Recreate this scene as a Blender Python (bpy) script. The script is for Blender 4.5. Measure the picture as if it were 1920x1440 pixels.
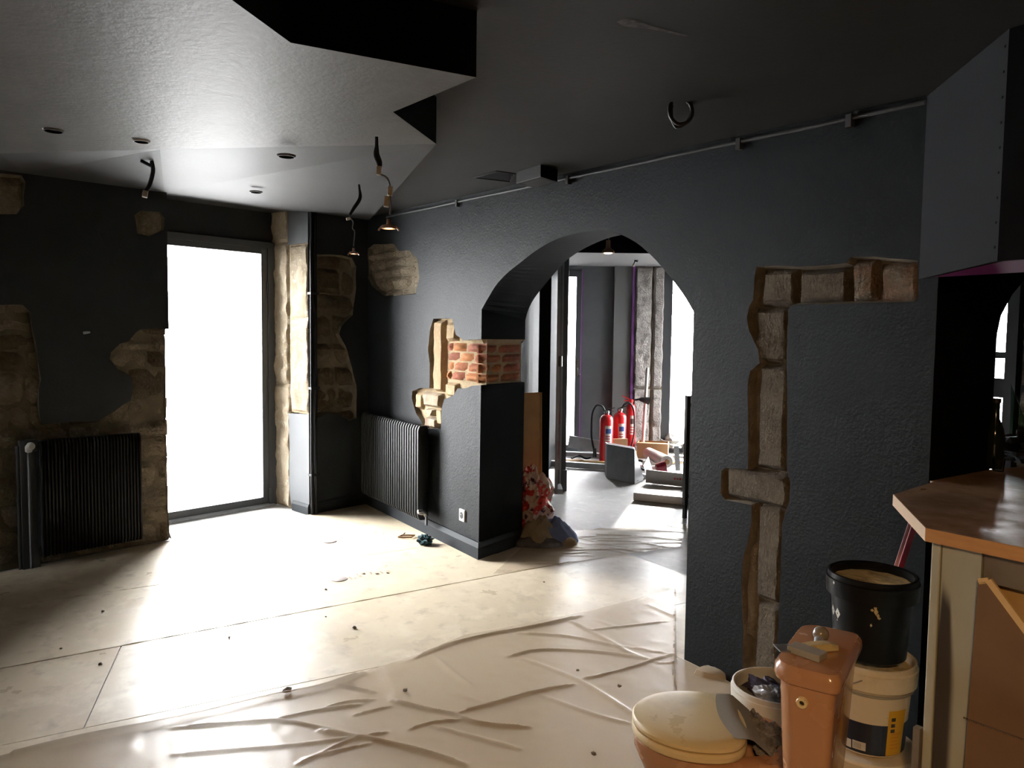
import bpy, math, random
from mathutils import Vector, Matrix, noise
from mathutils.geometry import tessellate_polygon
random.seed(7)
C = bpy.context.scene.collection
for o in list(bpy.data.objects):
    bpy.data.objects.remove(o)

# ------------------------------------------------------------------ camera
F, HY, ROLL, CH = 1400.0, 632.0, 0.012, 1.6      # focal length in px of a 1920 wide frame, horizon row, roll, eye height
TH = math.atan((720 - HY) / F)
YAW = math.radians(56.594)                        # the arch wall runs along world x
_f = Vector((0, math.cos(TH), -math.sin(TH)))
_u0 = Vector((0, math.sin(TH), math.cos(TH)))
_r0 = Vector((1, 0, 0))
RZ = Matrix.Rotation(YAW, 3, 'Z')
CF = RZ @ _f
CR = (RZ @ (_r0 + ROLL * _u0)).normalized()
CU = (RZ @ (_u0 - ROLL * _r0)).normalized()
CAM = Vector((0, 0, CH))
cd = bpy.data.cameras.new('camera')
cam = bpy.data.objects.new('camera', cd)
C.objects.link(cam)
cd.sensor_width = 36
cd.lens = 36 * F / 1920
cd.clip_start = 0.05
m = Matrix.Identity(4)
for i, v in enumerate((CR, CU, -CF)):
    for j in range(3):
        m[j][i] = v[j]
m.translation = CAM
cam.matrix_world = m
bpy.context.scene.camera = cam

# ------------------------------------------------------------------ light and exposure
sc = bpy.context.scene
sc.view_settings.view_transform = 'Standard'
sc.view_settings.look = 'None'
sc.view_settings.gamma = 1
sc.view_settings.use_curve_mapping = False
sc.view_settings.exposure = 0.0
SKY = 37.0
w = bpy.data.worlds.new('overcast_sky')
sc.world = w
w.use_nodes = True
bg = w.node_tree.nodes['Background']
bg.inputs[0].default_value = (0.97, 0.985, 1.0, 1)
# overcast sky: darker at the horizon, three times brighter overhead
_nt = w.node_tree
_tc = _nt.nodes.new('ShaderNodeTexCoord'); _sx = _nt.nodes.new('ShaderNodeSeparateXYZ')
_ma = _nt.nodes.new('ShaderNodeMath'); _ma.operation = 'MULTIPLY_ADD'; _ma.use_clamp = False
_mx = _nt.nodes.new('ShaderNodeMath'); _mx.operation = 'MAXIMUM'; _mx.inputs[1].default_value = 0
_nt.links.new(_tc.outputs['Generated'], _sx.inputs[0]); _nt.links.new(_sx.outputs[2], _mx.inputs[0]); _nt.links.new(_mx.outputs[0], _ma.inputs[0])
_ma.inputs[1].default_value = 2 * SKY; _ma.inputs[2].default_value = SKY
_nt.links.new(_ma.outputs[0], bg.inputs[1])
sc.cycles.max_bounces = 10
sc.cycles.diffuse_bounces = 6
sc.cycles.glossy_bounces = 4
sc.cycles.transparent_max_bounces = 12
sc.cycles.sample_clamp_indirect = 6


def lamp_area(name, loc, size, power, col, target=None):
    l = bpy.data.lights.new(name, 'AREA')
    l.shape = 'DISK'
    l.size = size
    l.energy = power
    l.color = col
    l.spread = math.radians(95)
    o = bpy.data.objects.new(name, l)
    C.objects.link(o)
    o.location = loc
    d = (Vector(target) if target else Vector((loc[0], loc[1], 0))) - Vector(loc)
    o.rotation_euler = d.to_track_quat('-Z', 'Y').to_euler()
    return o


# low hazy sun that reaches the back room through its far windows
_s = bpy.data.lights.new('sun', 'SUN'); _s.energy = 11.0; _s.angle = math.radians(1.5); _s.color = (1.0, 0.95, 0.88)
_so = bpy.data.objects.new('sun', _s); C.objects.link(_so)
_sd = RZ @ Vector((-0.30 * math.cos(math.radians(28)), -0.954 * math.cos(math.radians(28)), -math.sin(math.radians(28))))
_so.rotation_euler = _sd.to_track_quat('-Z', 'Y').to_euler()
# warm ceiling spots of the bar, behind the camera
lamp_area('ceiling_spot', (0.55, -0.55, 2.33), 0.25, 12.5, (1.0, 0.62, 0.29), (-1.0, 1.6, 0.0))


# ------------------------------------------------------------------ helpers
def ray(px, py):
    return CF + CR * ((px - 960) / F) - CU * ((py - 720) / F)


def W(px, py, z=0.0):
    d = ray(px, py)
    t = (z - CH) / d.z
    return Vector((d.x * t, d.y * t, z))


def CW(X, d, z=0.0):          # metres right of and in front of the camera
    v = RZ @ Vector((X, d, 0))
    return Vector((v.x, v.y, z))


class Pl:
    """a vertical plane: origin, direction s along it, n into the room"""
    def __init__(s, o, sd, n):
        s.o = Vector((o[0], o[1], 0)); s.s = Vector((sd[0], sd[1], 0)).normalized(); s.n = Vector((n[0], n[1], 0)).normalized()

    def sz(s, px, py, off=0.0):
        d = ray(px, py)
        t = (s.o + s.n * off - CAM).dot(s.n) / d.dot(s.n)
        p = CAM + d * t
        return ((p - s.o).dot(s.s), p.z)

    def pt(s, a, z, off=0.0):
        return s.o + s.s * a + s.n * off + Vector((0, 0, z))

    def px(s, pts, off=0.0):
        return [s.sz(x, y, off) for x, y in pts]


MATS = {}


class MB:
    def __init__(s):
        s.v = []; s.f = []; s.mi = []; s.cur = 0

    def add(s, vs, fs):
        b = len(s.v)
        s.v += [Vector(v) for v in vs]
        for f in fs:
            s.f.append([i + b for i in f]); s.mi.append(s.cur)
        return s

    def box(s, a, b, rot=0.0, piv=None):
        x0, y0, z0 = a; x1, y1, z1 = b
        vs = [Vector(p) for p in ((x0, y0, z0), (x1, y0, z0), (x1, y1, z0), (x0, y1, z0), (x0, y0, z1), (x1, y0, z1), (x1, y1, z1), (x0, y1, z1))]
        if rot:
            pv = Vector(piv) if piv else (vs[0] + vs[6]) / 2
            R = Matrix.Rotation(rot, 3, 'Z')
            vs = [R @ (v - pv) + pv for v in vs]
        return s.add(vs, [(0, 3, 2, 1), (4, 5, 6, 7), (0, 1, 5, 4), (1, 2, 6, 5), (2, 3, 7, 6), (3, 0, 4, 7)])

    def obox(s, c, ax, ay, az):    # box by centre and three half axes
        c, ax, ay, az = Vector(c), Vector(ax), Vector(ay), Vector(az)
        vs = [c + ax * i + ay * j + az * k for k in (-1, 1) for i, j in ((-1, -1), (1, -1), (1, 1), (-1, 1))]
        return s.add(vs, [(0, 3, 2, 1), (4, 5, 6, 7), (0, 1, 5, 4), (1, 2, 6, 5), (2, 3, 7, 6), (3, 0, 4, 7)])

    def bar(s, p, q, w, h=None, up=(0, 0, 1)):
        p, q = Vector(p), Vector(q)
        h = h or w
        d = q - p
        L = d.length
        d = d / L
        side = d.cross(Vector(up))
        if side.length < 1e-4:
            side = d.cross(Vector((1, 0, 0)))
        side.normalize()
        u = side.cross(d)
        return s.obox((p + q) / 2, d * L / 2, side * w / 2, u * h / 2)

    def rings(s, rs, cap0=True, cap1=True, closed=True):
        n = len(rs[0]); b = len(s.v)
        vs = [v for r in rs for v in r]; fs = []
        for k in range(len(rs) - 1):
            for i in range(n if closed else n - 1):
                j = (i + 1) % n
                fs.append((k * n + i, k * n + j, (k + 1) * n + j, (k + 1) * n + i))
        if closed and cap0: fs.append(tuple(reversed(range(n))))
        if closed and cap1: fs.append(tuple(range((len(rs) - 1) * n, len(rs) * n)))
        return s.add(vs, fs)

    def tube(s, pts, r, n=8, cap=True):
        pts = [Vector(p) for p in pts]
        rs = []; ref = None
        for i, p in enumerate(pts):
            d = (pts[min(i + 1, len(pts) - 1)] - pts[max(i - 1, 0)]).normalized()
            if ref is None:
                ref = d.orthogonal().normalized()
            else:
                ref = (ref - d * ref.dot(d))
                ref = ref.normalized() if ref.length > 1e-5 else d.orthogonal().normalized()
            bi = d.cross(ref)
            rr = r[i] if isinstance(r, (list, tuple)) else r
            rs.append([p + (ref * math.cos(a) + bi * math.sin(a)) * rr for a in [2 * math.pi * k / n for k in range(n)]])
        return s.rings(rs, cap, cap)

    def lathe(s, c, prof, n=40, cap0=True, cap1=True):
        c = Vector(c)
        return s.rings([[c + Vector((r * math.cos(2 * math.pi * k / n), r * math.sin(2 * math.pi * k / n), z)) for k in range(n)] for r, z in prof], cap0, cap1)

    def prism(s, poly, z0, z1):
        poly = [Vector((p[0], p[1], 0)) for p in poly]
        n = len(poly)
        tris = tessellate_polygon([poly])
        vs = [p + Vector((0, 0, z0)) for p in poly] + [p + Vector((0, 0, z1)) for p in poly]
        fs = [t for t in tris] + [tuple(i + n for i in t) for t in tris] + [(i, (i + 1) % n, n + (i + 1) % n, n + i) for i in range(n)]
        return s.add(vs, fs)

    def skin(s, pl, outer, holes=(), off=0.0):
        loops = [[Vector((a, z, 0)) for a, z in lp] for lp in [outer] + list(holes)]
        flat = [p for lp in loops for p in lp]
        return s.add([pl.pt(p.x, p.y, off) for p in flat], tessellate_polygon(loops))

    def strip(s, pl, lp, off0, off1, inset=0.0, closed=True):
        lp2 = offset_poly(lp, inset) if inset else lp
        n = len(lp)
        return s.add([pl.pt(a, z, off0) for a, z in lp] + [pl.pt(a, z, off1) for a, z in lp2],
                     [(i, (i + 1) % n, n + (i + 1) % n, n + i) for i in range(n if closed else n - 1)])

    def grid(s, fn, nu, nv):
        vs = [fn(i / nu, j / nv) for j in range(nv + 1) for i in range(nu + 1)]
        return s.add(vs, [(j * (nu + 1) + i, j * (nu + 1) + i + 1, (j + 1) * (nu + 1) + i + 1, (j + 1) * (nu + 1) + i) for j in range(nv) for i in range(nu)])

    def build(s, name, mat, parent=None, smooth=False, local=False, kind=None, label=None, bevel=0.0, fix=True):
        me = bpy.data.meshes.new(name)
        vs = s.v
        if parent is not None and not local:
            M = MATS.get(root_of(parent).name)
            if M is not None:
                Mi = M.inverted()
                vs = [Mi @ v for v in vs]
        me.from_pydata([tuple(v) for v in vs], [], s.f)
        mats = mat if isinstance(mat, (list, tuple)) else [mat]
        for q in mats:
            me.materials.append(q)
        if len(mats) > 1:
            me.polygons.foreach_set('material_index', s.mi)
        if smooth:
            me.polygons.foreach_set('use_smooth', [True] * len(me.polygons))
        me.update()
        if fix:
            import bmesh
            bm = bmesh.new(); bm.from_mesh(me)
            bmesh.ops.recalc_face_normals(bm, faces=bm.faces)
            if smooth:
                for e in bm.edges:
                    if len(e.link_faces) == 2 and e.calc_face_angle(0) > 0.7:
                        e.smooth = False
            bm.to_mesh(me); bm.free()
        o = bpy.data.objects.new(name, me)
        C.objects.link(o)
        if parent is not None:
            o.parent = parent
        if kind: o['kind'] = kind
        if label: o['label'] = label
        if bevel:
            md = o.modifiers.new('bevel', 'BEVEL')
            md.width = bevel; md.segments = 2; md.limit_method = 'ANGLE'; md.angle_limit = 0.6
            md.harden_normals = False
        return o


def root_of(o):
    while o.parent:
        o = o.parent
    return o


def thing(name, label, cat, loc=(0, 0, 0), rotz=0.0, group=None):
    o = bpy.data.objects.new(name, None)
    o.empty_display_size = 0.1
    C.objects.link(o)
    o.location = loc
    o.rotation_euler = (0, 0, rotz)
    MATS[o.name] = Matrix.Translation(Vector(loc)) @ Matrix.Rotation(rotz, 4, 'Z')
    return tag(o, label, cat, group)


def tag(o, label, cat, group=None):
    o['label'] = label; o['category'] = cat
    if group: o['group'] = group
    return o


def struct(o):
    o['kind'] = 'structure'
    return o


def sgroup(name, label=None):      # an Empty for a piece of the setting
    o = bpy.data.objects.new(name, None)
    C.objects.link(o)
    o['kind'] = 'structure'
    if label: o['label'] = label
    return o


def offset_poly(lp, d):            # move a closed outline inwards by d
    n = len(lp)
    ar = sum(lp[i][0] * lp[(i + 1) % n][1] - lp[(i + 1) % n][0] * lp[i][1] for i in range(n))
    sg = 1 if ar > 0 else -1
    out = []
    for i in range(n):
        a, b = lp[i - 1], lp[(i + 1) % n]
        t = Vector((b[0] - a[0], b[1] - a[1]))
        if t.length < 1e-6:
            out.append(lp[i]); continue
        t.normalize()
        out.append((lp[i][0] - t.y * d * sg, lp[i][1] + t.x * d * sg))
    return out


def rough(lp, step=0.035, amp=0.006, seed=0.0, closed=True, rnd=True):
    """resample an outline with a little wobble"""
    out = []
    n = len(lp)
    for i in range(n if closed else n - 1):
        a, b = Vector(lp[i]), Vector(lp[(i + 1) % n])
        k = max(1, int((b - a).length / step))
        for j in range(k):
            p = a.lerp(b, j / k)
            if rnd or j:
                p = p + Vector((noise.noise((p.x * 9 + seed, p.y * 9, 1.3)), noise.noise((p.x * 9 + seed, p.y * 9, 7.7)))) * amp
            out.append((p.x, p.y))
    if not closed: out.append(tuple(lp[-1]))
    return out


def smooth_poly(lp, it=2):
    for _ in range(it):
        q = []
        n = len(lp)
        for i in range(n):
            a, b = lp[i], lp[(i + 1) % n]
            q.append((a[0] * .75 + b[0] * .25, a[1] * .75 + b[1] * .25))
            q.append((a[0] * .25 + b[0] * .75, a[1] * .25 + b[1] * .75))
        lp = q
    return lp


def inside(p, lp):
    c = False
    n = len(lp)
    for i in range(n):
        a, b = lp[i], lp[(i + 1) % n]
        if (a[1] > p[1]) != (b[1] > p[1]) and p[0] < (b[0] - a[0]) * (p[1] - a[1]) / (b[1] - a[1]) + a[0]:
            c = not c
    return c


def crspline(pts, k=8):
    pts = [Vector(p) for p in pts]
    out = []
    for i in range(len(pts) - 1):
        p0, p1, p2, p3 = pts[max(i - 1, 0)], pts[i], pts[i + 1], pts[min(i + 2, len(pts) - 1)]
        for j in range(k):
            t = j / k
            out.append(0.5 * ((2 * p1) + (p2 - p0) * t + (2 * p0 - 5 * p1 + 4 * p2 - p3) * t * t + (3 * p1 - p0 - 3 * p2 + p3) * t ** 3))
    out.append(pts[-1])
    return out


# ------------------------------------------------------------------ materials
def mat(name, col, rough_=0.6, tint=(), bump=(), metal=0.0, spec=0.5, emit=None, coat=0.0, rvar=None):
    """tint: list of (scale, colour, low, high, detail[, stretch]) noise blends over the base; bump: list of (scale, strength, distance)"""
    mt = bpy.data.materials.new(name)
    mt.use_nodes = True
    nt = mt.node_tree; N = nt.nodes; L = nt.links
    b = N['Principled BSDF']
    b.inputs['Roughness'].default_value = rough_
    b.inputs['Metallic'].default_value = metal
    b.inputs['Specular IOR Level'].default_value = spec
    if coat: b.inputs['Coat Weight'].default_value = coat
    tc = N.new('ShaderNodeTexCoord')
    rgb = N.new('ShaderNodeRGB'); rgb.outputs[0].default_value = (*col, 1)
    last = rgb.outputs[0]

    def nz(scale, detail, stretch=None, ntype='n'):
        n = N.new('ShaderNodeTexNoise' if ntype == 'n' else 'ShaderNodeTexVoronoi')
        n.inputs['Scale'].default_value = scale
        if ntype == 'n':
            n.inputs['Detail'].default_value = detail
            n.inputs['Roughness'].default_value = 0.6
        if stretch:
            mp = N.new('ShaderNodeMapping'); mp.inputs['Scale'].default_value = stretch
            L.new(tc.outputs['Object'], mp.inputs[0]); L.new(mp.outputs[0], n.inputs['Vector'])
        else:
            L.new(tc.outputs['Object'], n.inputs['Vector'])
        return n
    for t in tint:
        n = nz(t[0], t[4] if len(t) > 4 else 4, t[5] if len(t) > 5 else None)
        mr = N.new('ShaderNodeMapRange'); mr.inputs[1].default_value = t[2]; mr.inputs[2].default_value = t[3]
        L.new(n.outputs[0], mr.inputs[0])
        mx = N.new('ShaderNodeMix'); mx.data_type = 'RGBA'
        L.new(mr.outputs[0], mx.inputs['Factor']); L.new(last, mx.inputs['A'])
        mx.inputs['B'].default_value = (*t[1], 1)
        last = mx.outputs['Result']
    L.new(last, b.inputs['Base Color'])
    if rvar:
        n = nz(rvar[0], 4)
        mr = N.new('ShaderNodeMapRange'); mr.inputs[3].default_value = rvar[1]; mr.inputs[4].default_value = rvar[2]
        mr.inputs[1].default_value = .3; mr.inputs[2].default_value = .7
        L.new(n.outputs[0], mr.inputs[0]); L.new(mr.outputs[0], b.inputs['Roughness'])
    pn = None
    for bp in bump:
        n = nz(bp[0], 5, bp[3] if len(bp) > 3 else None)
        bn = N.new('ShaderNodeBump'); bn.inputs['Strength'].default_value = bp[1]; bn.inputs['Distance'].default_value = bp[2]
        L.new(n.outputs[0], bn.inputs['Height'])
        if pn: L.new(pn, bn.inputs['Normal'])
        pn = bn.outputs[0]
    if pn: L.new(pn, b.inputs['Normal'])
    if emit:
        b.inputs['Emission Color'].default_value = (*emit[0], 1); b.inputs['Emission Strength'].default_value = emit[1]
    return mt


def mat_glass(name, tintc=(1, 1, 1), refl=0.08):
    mt = bpy.data.materials.new(name); mt.use_nodes = True
    nt = mt.node_tree; N = nt.nodes; L = nt.links
    N.remove(N['Principled BSDF'])
    t = N.new('ShaderNodeBsdfTransparent'); t.inputs[0].default_value = (*tintc, 1)
    g = N.new('ShaderNodeBsdfGlossy'); g.inputs['Roughness'].default_value = 0.02
    fr = N.new('ShaderNodeFresnel'); fr.inputs[0].default_value = 1.3
    mx = N.new('ShaderNodeMixShader')
    L.new(fr.outputs[0], mx.inputs[0]); L.new(t.outputs[0], mx.inputs[1]); L.new(g.outputs[0], mx.inputs[2])
    L.new(mx.outputs[0], N['Material Output'].inputs[0])
    return mt


def mat_film(name):
    mt = bpy.data.materials.new(name); mt.use_nodes = True
    nt = mt.node_tree; N = nt.nodes; L = nt.links
    b = N['Principled BSDF']
    b.inputs['Base Color'].default_value = (0.74, 0.60, 0.43, 1)
    b.inputs['Roughness'].default_value = 0.34
    b.inputs['Specular IOR Level'].default_value = 0.4
    t = N.new('ShaderNodeBsdfTransparent'); t.inputs[0].default_value = (1, 0.99, 0.97, 1)
    mx = N.new('ShaderNodeMixShader'); mx.inputs[0].default_value = 0.58
    L.new(t.outputs[0], mx.inputs[1]); L.new(b.outputs[0], mx.inputs[2])
    L.new(mx.outputs[0], N['Material Output'].inputs[0])
    return mt


M = {}
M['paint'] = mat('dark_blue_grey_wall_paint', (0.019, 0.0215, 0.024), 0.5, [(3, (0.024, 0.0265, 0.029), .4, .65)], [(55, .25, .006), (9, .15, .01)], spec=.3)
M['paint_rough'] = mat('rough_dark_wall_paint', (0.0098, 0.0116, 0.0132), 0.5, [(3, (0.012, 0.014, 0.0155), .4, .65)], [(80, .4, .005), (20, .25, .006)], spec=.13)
M['jamb'] = mat('shade_darkened_jamb_paint', (0.007, 0.008, 0.0095), 0.7, (), [(60, .2, .005)], spec=.06)  # wall paint made darker to carry the shade on the arch jamb
M['hoodpaint'] = mat('grey_hood_paint', (0.017, 0.0177, 0.019), 0.8, (), [(60, .15, .003)], spec=.08)
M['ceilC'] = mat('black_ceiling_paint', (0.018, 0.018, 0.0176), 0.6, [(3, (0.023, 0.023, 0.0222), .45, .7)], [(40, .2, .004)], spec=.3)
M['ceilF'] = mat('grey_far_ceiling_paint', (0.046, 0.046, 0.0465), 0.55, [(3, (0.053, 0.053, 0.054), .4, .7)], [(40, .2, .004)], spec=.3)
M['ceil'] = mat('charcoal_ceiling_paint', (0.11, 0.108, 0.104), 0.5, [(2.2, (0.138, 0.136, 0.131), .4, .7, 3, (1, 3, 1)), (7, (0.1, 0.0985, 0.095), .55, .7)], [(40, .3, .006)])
M['black'] = mat('black_paint', (0.005, 0.005, 0.006), 0.85, spec=.05)
M['blackmetal'] = mat('black_radiator_enamel', (0.008, 0.009, 0.010), 0.5, spec=.25)
M['trim'] = mat('dark_trim_paint', (0.022, 0.025, 0.028), 0.6, [(6, (0.018, 0.022, 0.026), .45, .6)], [(30, .15, .006)], spec=.15)
M['hoodgrey'] = mat('grey_hood_panel_paint', (0.085, 0.09, 0.097), 0.6, [(4, (0.075, 0.08, 0.085), .4, .6)], [(60, .2, .004)])
M['purple'] = mat('purple_paint', (0.2, 0.02, 0.14), 0.5)
M['purple_line'] = mat('violet_paint_edge', (0.14, 0.04, 0.19), 0.7)
M['frame'] = mat('dark_grey_door_enamel', (0.06, 0.064, 0.07), 0.4)
M['stone'] = mat('tan_limestone', (0.35, 0.285, 0.20), 0.9, [(7, (0.25, 0.20, 0.135), .42, .62), (30, (0.43, 0.36, 0.26), .55, .75), (2.5, (0.24, 0.2, 0.15), .52, .7)], [(9, .8, .06), (28, .9, .04), (120, .6, .012)])
M['stone_pale'] = mat('pale_plastered_stone', (0.40, 0.33, 0.235), 0.9, [(6, (0.30, 0.235, 0.15), .45, .65, 5, (1, 1, .4)), (22, (0.52, 0.46, 0.36), .55, .7), (4, (0.32, 0.2, 0.13), .6, .75)], [(22, .7, .02), (110, .4, .006)])
M['stone_tooled'] = mat('tooled_sandstone', (0.15, 0.112, 0.068), 0.9, [(9, (0.105, 0.076, 0.045), .42, .6), (40, (0.19, 0.148, 0.095), .55, .75)], [(60, 1.0, .03, (1.6, 1, .7)), (160, .5, .01)])
M['stone_red'] = mat('reddish_stone', (0.19, 0.115, 0.07), 0.9, [(9, (0.15, 0.115, 0.075), .45, .6)], [(40, .9, .03)])
M['stone_grey'] = mat('grey_facade_stone', (0.5, 0.47, 0.44), 0.95, [(14, (0.36, 0.33, 0.31), .45, .6), (50, (0.55, 0.52, 0.48), .55, .7)], [(50, 1, .03), (120, .6, .01)])
M['mortar'] = mat('sandy_lime_mortar', (0.21, 0.17, 0.115), 0.95, [(12, (0.15, 0.12, 0.08), .4, .65)], [(90, .7, .012)])
M['mortar_pale'] = mat('pale_lime_mortar', (0.55, 0.43, 0.27), 0.95, [(12, (0.45, 0.34, 0.2), .4, .65)], [(90, .7, .012)])
M['timberstone'] = mat('golden_dressed_stone', (0.46, 0.335, 0.19), 0.85, [(8, (0.45, 0.31, 0.16), .4, .65, 5, (2, 2, .5)), (30, (0.62, 0.48, 0.3), .55, .75)], [(30, .6, .015, (2, 2, .5))])
BR = [mat('red_brick', c, 0.9, [(20, tuple(v * .7 for v in c), .45, .65), (60, tuple(min(1, v * 1.25) for v in c), .55, .75)], [(70, .7, .01)]) for c in ((0.50, 0.19, 0.09), (0.42, 0.14, 0.075), (0.60, 0.25, 0.10), (0.36, 0.13, 0.08))]
M['board'] = mat('cream_floor_board', (0.74, 0.62, 0.45), 0.55,
                 [(1.3, (0.64, 0.53, 0.38), .4, .65), (6, (0.80, 0.69, 0.52), .5, .68), (8, (0.52, 0.42, 0.3), .54, .74, 7), (45, (0.45, 0.37, 0.27), .7, .78)],
                 [(5, .05, .01), (60, .04, .003)], rvar=(4, .27, .5), spec=.65)
M['concrete'] = mat('grey_dusty_concrete', (0.68, 0.67, 0.65), 0.55, [(2, (0.56, 0.56, 0.55), .4, .65), (12, (0.75, 0.74, 0.72), .5, .7)], [(30, .15, .004)])
M['film'] = mat_film('polythene_dust_sheet')
M['street'] = mat('pale_street_paving', (0.62, 0.62, 0.62), 0.9, [(2, (0.55, 0.55, 0.55), .4, .6)])
M['glass'] = mat_glass('clear_glass')
M['glass_green'] = mat_glass('greenish_glass', (0.55, 0.75, 0.65))
M['steel'] = mat('brushed_steel', (0.40, 0.405, 0.415), 0.42, [(3, (0.32, 0.325, 0.33), .4, .6)], metal=0.85)
M['galv'] = mat('galvanised_steel', (0.5, 0.52, 0.54), 0.5, [(5, (0.4, 0.42, 0.44), .4, .6)], metal=0.5)
M['chrome'] = mat('bright_metal', (0.75, 0.75, 0.74), 0.25, metal=1.0)
M['white'] = mat('white_plastic', (0.78, 0.76, 0.72), 0.4)
M['cream'] = mat('cream_connector_plastic', (0.62, 0.55, 0.42), 0.5)
M['cable'] = mat('black_cable', (0.012, 0.012, 0.013), 0.5)
M['wiregrey'] = mat('grey_wire', (0.2, 0.2, 0.2), 0.5)
M['pipe'] = mat('grey_painted_conduit', (0.07, 0.072, 0.074), 0.5, spec=.2)
M['lampbody'] = mat('copper_lamp_ring', (0.5, 0.3, 0.2), 0.35, metal=0.8)
M['bulb'] = mat('warm_halogen_glow', (1, 0.9, 0.75), 0.3, emit=((1.0, 0.72, 0.42), 14))
M['ware'] = mat('salmon_sanitary_ware', (0.44, 0.225, 0.12), 0.16, [(5, (0.42, 0.235, 0.14), .5, .7), (18, (0.36, 0.24, 0.16), .6, .75)], coat=.3, rvar=(6, .12, .35))
M['dustyware'] = mat('dusty_salmon_ware', (0.42, 0.29, 0.19), 0.45, [(7, (0.36, 0.30, 0.23), .4, .65), (25, (0.28, 0.22, 0.16), .6, .75)], rvar=(6, .3, .55))
M['seat'] = mat('cream_toilet_seat_plastic', (0.70, 0.56, 0.32), 0.28, [(6, (0.58, 0.46, 0.27), .5, .7), (16, (0.3, 0.24, 0.15), .66, .8)], rvar=(8, .2, .5))
M['tape'] = mat('grey_tape', (0.30, 0.28, 0.24), 0.6)
M['rubble'] = mat('grey_crumbled_plaster', (0.2, 0.18, 0.16), 0.95, [(20, (0.1, 0.09, 0.085), .45, .6)], [(60, .6, .01)])
M['bucketblack'] = mat('black_bucket_plastic', (0.004, 0.004, 0.0045), 0.38, [(30, (0.012, 0.012, 0.013), .62, .75)], rvar=(5, .3, .55), spec=.16)
M['bucketwhite'] = mat('cream_white_bucket_plastic', (0.70, 0.60, 0.45), 0.45, [(8, (0.6, 0.5, 0.36), .5, .7), (40, (0.35, 0.26, 0.16), .7, .78)])
M['bucketpale'] = mat('white_bucket_plastic', (0.68, 0.64, 0.56), 0.4, [(8, (0.58, 0.53, 0.45), .5, .7)])
M['navy'] = mat('navy_bucket_print', (0.01, 0.012, 0.025), 0.45)
M['yellow'] = mat('yellow_label_print', (0.62, 0.34, 0.02), 0.45)
M['orange'] = mat('orange_label_print', (0.6, 0.2, 0.03), 0.45)
M['blue'] = mat('blue_label_print', (0.02, 0.05, 0.2), 0.45)
M['sticker'] = mat('white_sticker_paper', (0.62, 0.58, 0.52), 0.6)
M['ink'] = mat('dark_print_ink', (0.03, 0.025, 0.02), 0.7)
M['redink'] = mat('red_print_ink', (0.4, 0.03, 0.03), 0.6)
M['plaster'] = mat('dried_cream_filler', (0.52, 0.40, 0.2), 0.8, [(20, (0.3, 0.24, 0.14), .5, .65)], [(60, .5, .01)])
M['oak'] = mat('worn_wood_worktop', (0.34, 0.21, 0.12), 0.35, [(3, (0.2, 0.12, 0.07), .45, .62), (8, (0.5, 0.4, 0.3), .6, .75, 5, (1, 3, 1))], [(30, .15, .004)], rvar=(6, .25, .6))
M['edge'] = mat('orange_beech_edge_band', (0.56, 0.29, 0.11), 0.42, [(10, (0.48, 0.24, 0.09), .4, .65, 4, (1, 1, 5))])
M['edgepale'] = mat('pale_raw_edge', (0.62, 0.44, 0.29), 0.6)
M['greenpaint'] = mat('grey_green_painted_panel', (0.42, 0.42, 0.33), 0.6, [(4, (0.36, 0.36, 0.28), .4, .65, 4, (1, 1, .3)), (45, (0.2, 0.16, 0.1), .72, .78)])
M['mdf'] = mat('brown_hardboard', (0.18, 0.10, 0.042), 0.75, [(5, (0.15, 0.082, 0.035), .4, .65)], [(80, .1, .003)])
M['mdfpale'] = mat('golden_mdf', (0.52, 0.32, 0.12), 0.7, [(5, (0.46, 0.27, 0.1), .4, .65)])
M['pine'] = mat('pale_pine', (0.7, 0.48, 0.22), 0.6)
M['soot'] = mat('dark_brown_stain', (0.07, 0.05, 0.035), 0.7, [(6, (0.14, 0.11, 0.08), .45, .7)])
M['apron'] = mat('grey_brown_panel', (0.17, 0.14, 0.1), 0.7, [(10, (0.13, 0.1, 0.075), .45, .65)])
M['red'] = mat('extinguisher_red', (0.62, 0.02, 0.025), 0.3)
M['darkred'] = mat('dark_red_pole_paint', (0.25, 0.01, 0.03), 0.35)
M['pinkedge'] = mat('pink_highlight_edge', (0.7, 0.4, 0.42), 0.4)
M['rubber'] = mat('black_rubber', (0.015, 0.015, 0.016), 0.5)
M['bagplastic'] = mat('printed_shopping_bag', (0.72, 0.55, 0.45), 0.35, [(9, (0.60, 0.05, 0.03), .47, .5, 2), (13, (0.10, 0.03, 0.05), .6, .64, 2), (16, (0.85, 0.72, 0.62), .62, .66, 2)])
M['bagblack'] = mat('black_bin_bag', (0.01, 0.01, 0.012), 0.3)
M['clothblue'] = mat('blue_blanket_cloth', (0.15, 0.2, 0.38), 0.9, [(8, (0.22, 0.27, 0.45), .45, .65)], [(90, .3, .004)])
M['clothtan'] = mat('tan_striped_cloth', (0.33, 0.26, 0.17), 0.9, [(8, (0.25, 0.2, 0.13), .45, .65)], [(90, .3, .004)])
M['clothdark'] = mat('dark_blanket_cloth', (0.07, 0.065, 0.075), 0.9, [(8, (0.13, 0.12, 0.12), .45, .65)], [(90, .3, .004)])
M['teal'] = mat('dark_teal_rag', (0.02, 0.05, 0.06), 0.8, [(40, (0.03, 0.12, 0.15), .5, .6)])
M['card'] = mat('brown_cardboard', (0.42, 0.26, 0.13), 0.85)
M['chip'] = mat('dirty_debris_chip', (0.18, 0.14, 0.09), 0.9)
M['disc'] = mat('taupe_floor_disc', (0.34, 0.28, 0.26), 0.6)
M['clear'] = mat_glass('bulb_glass', (0.9, 0.88, 0.82))

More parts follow.
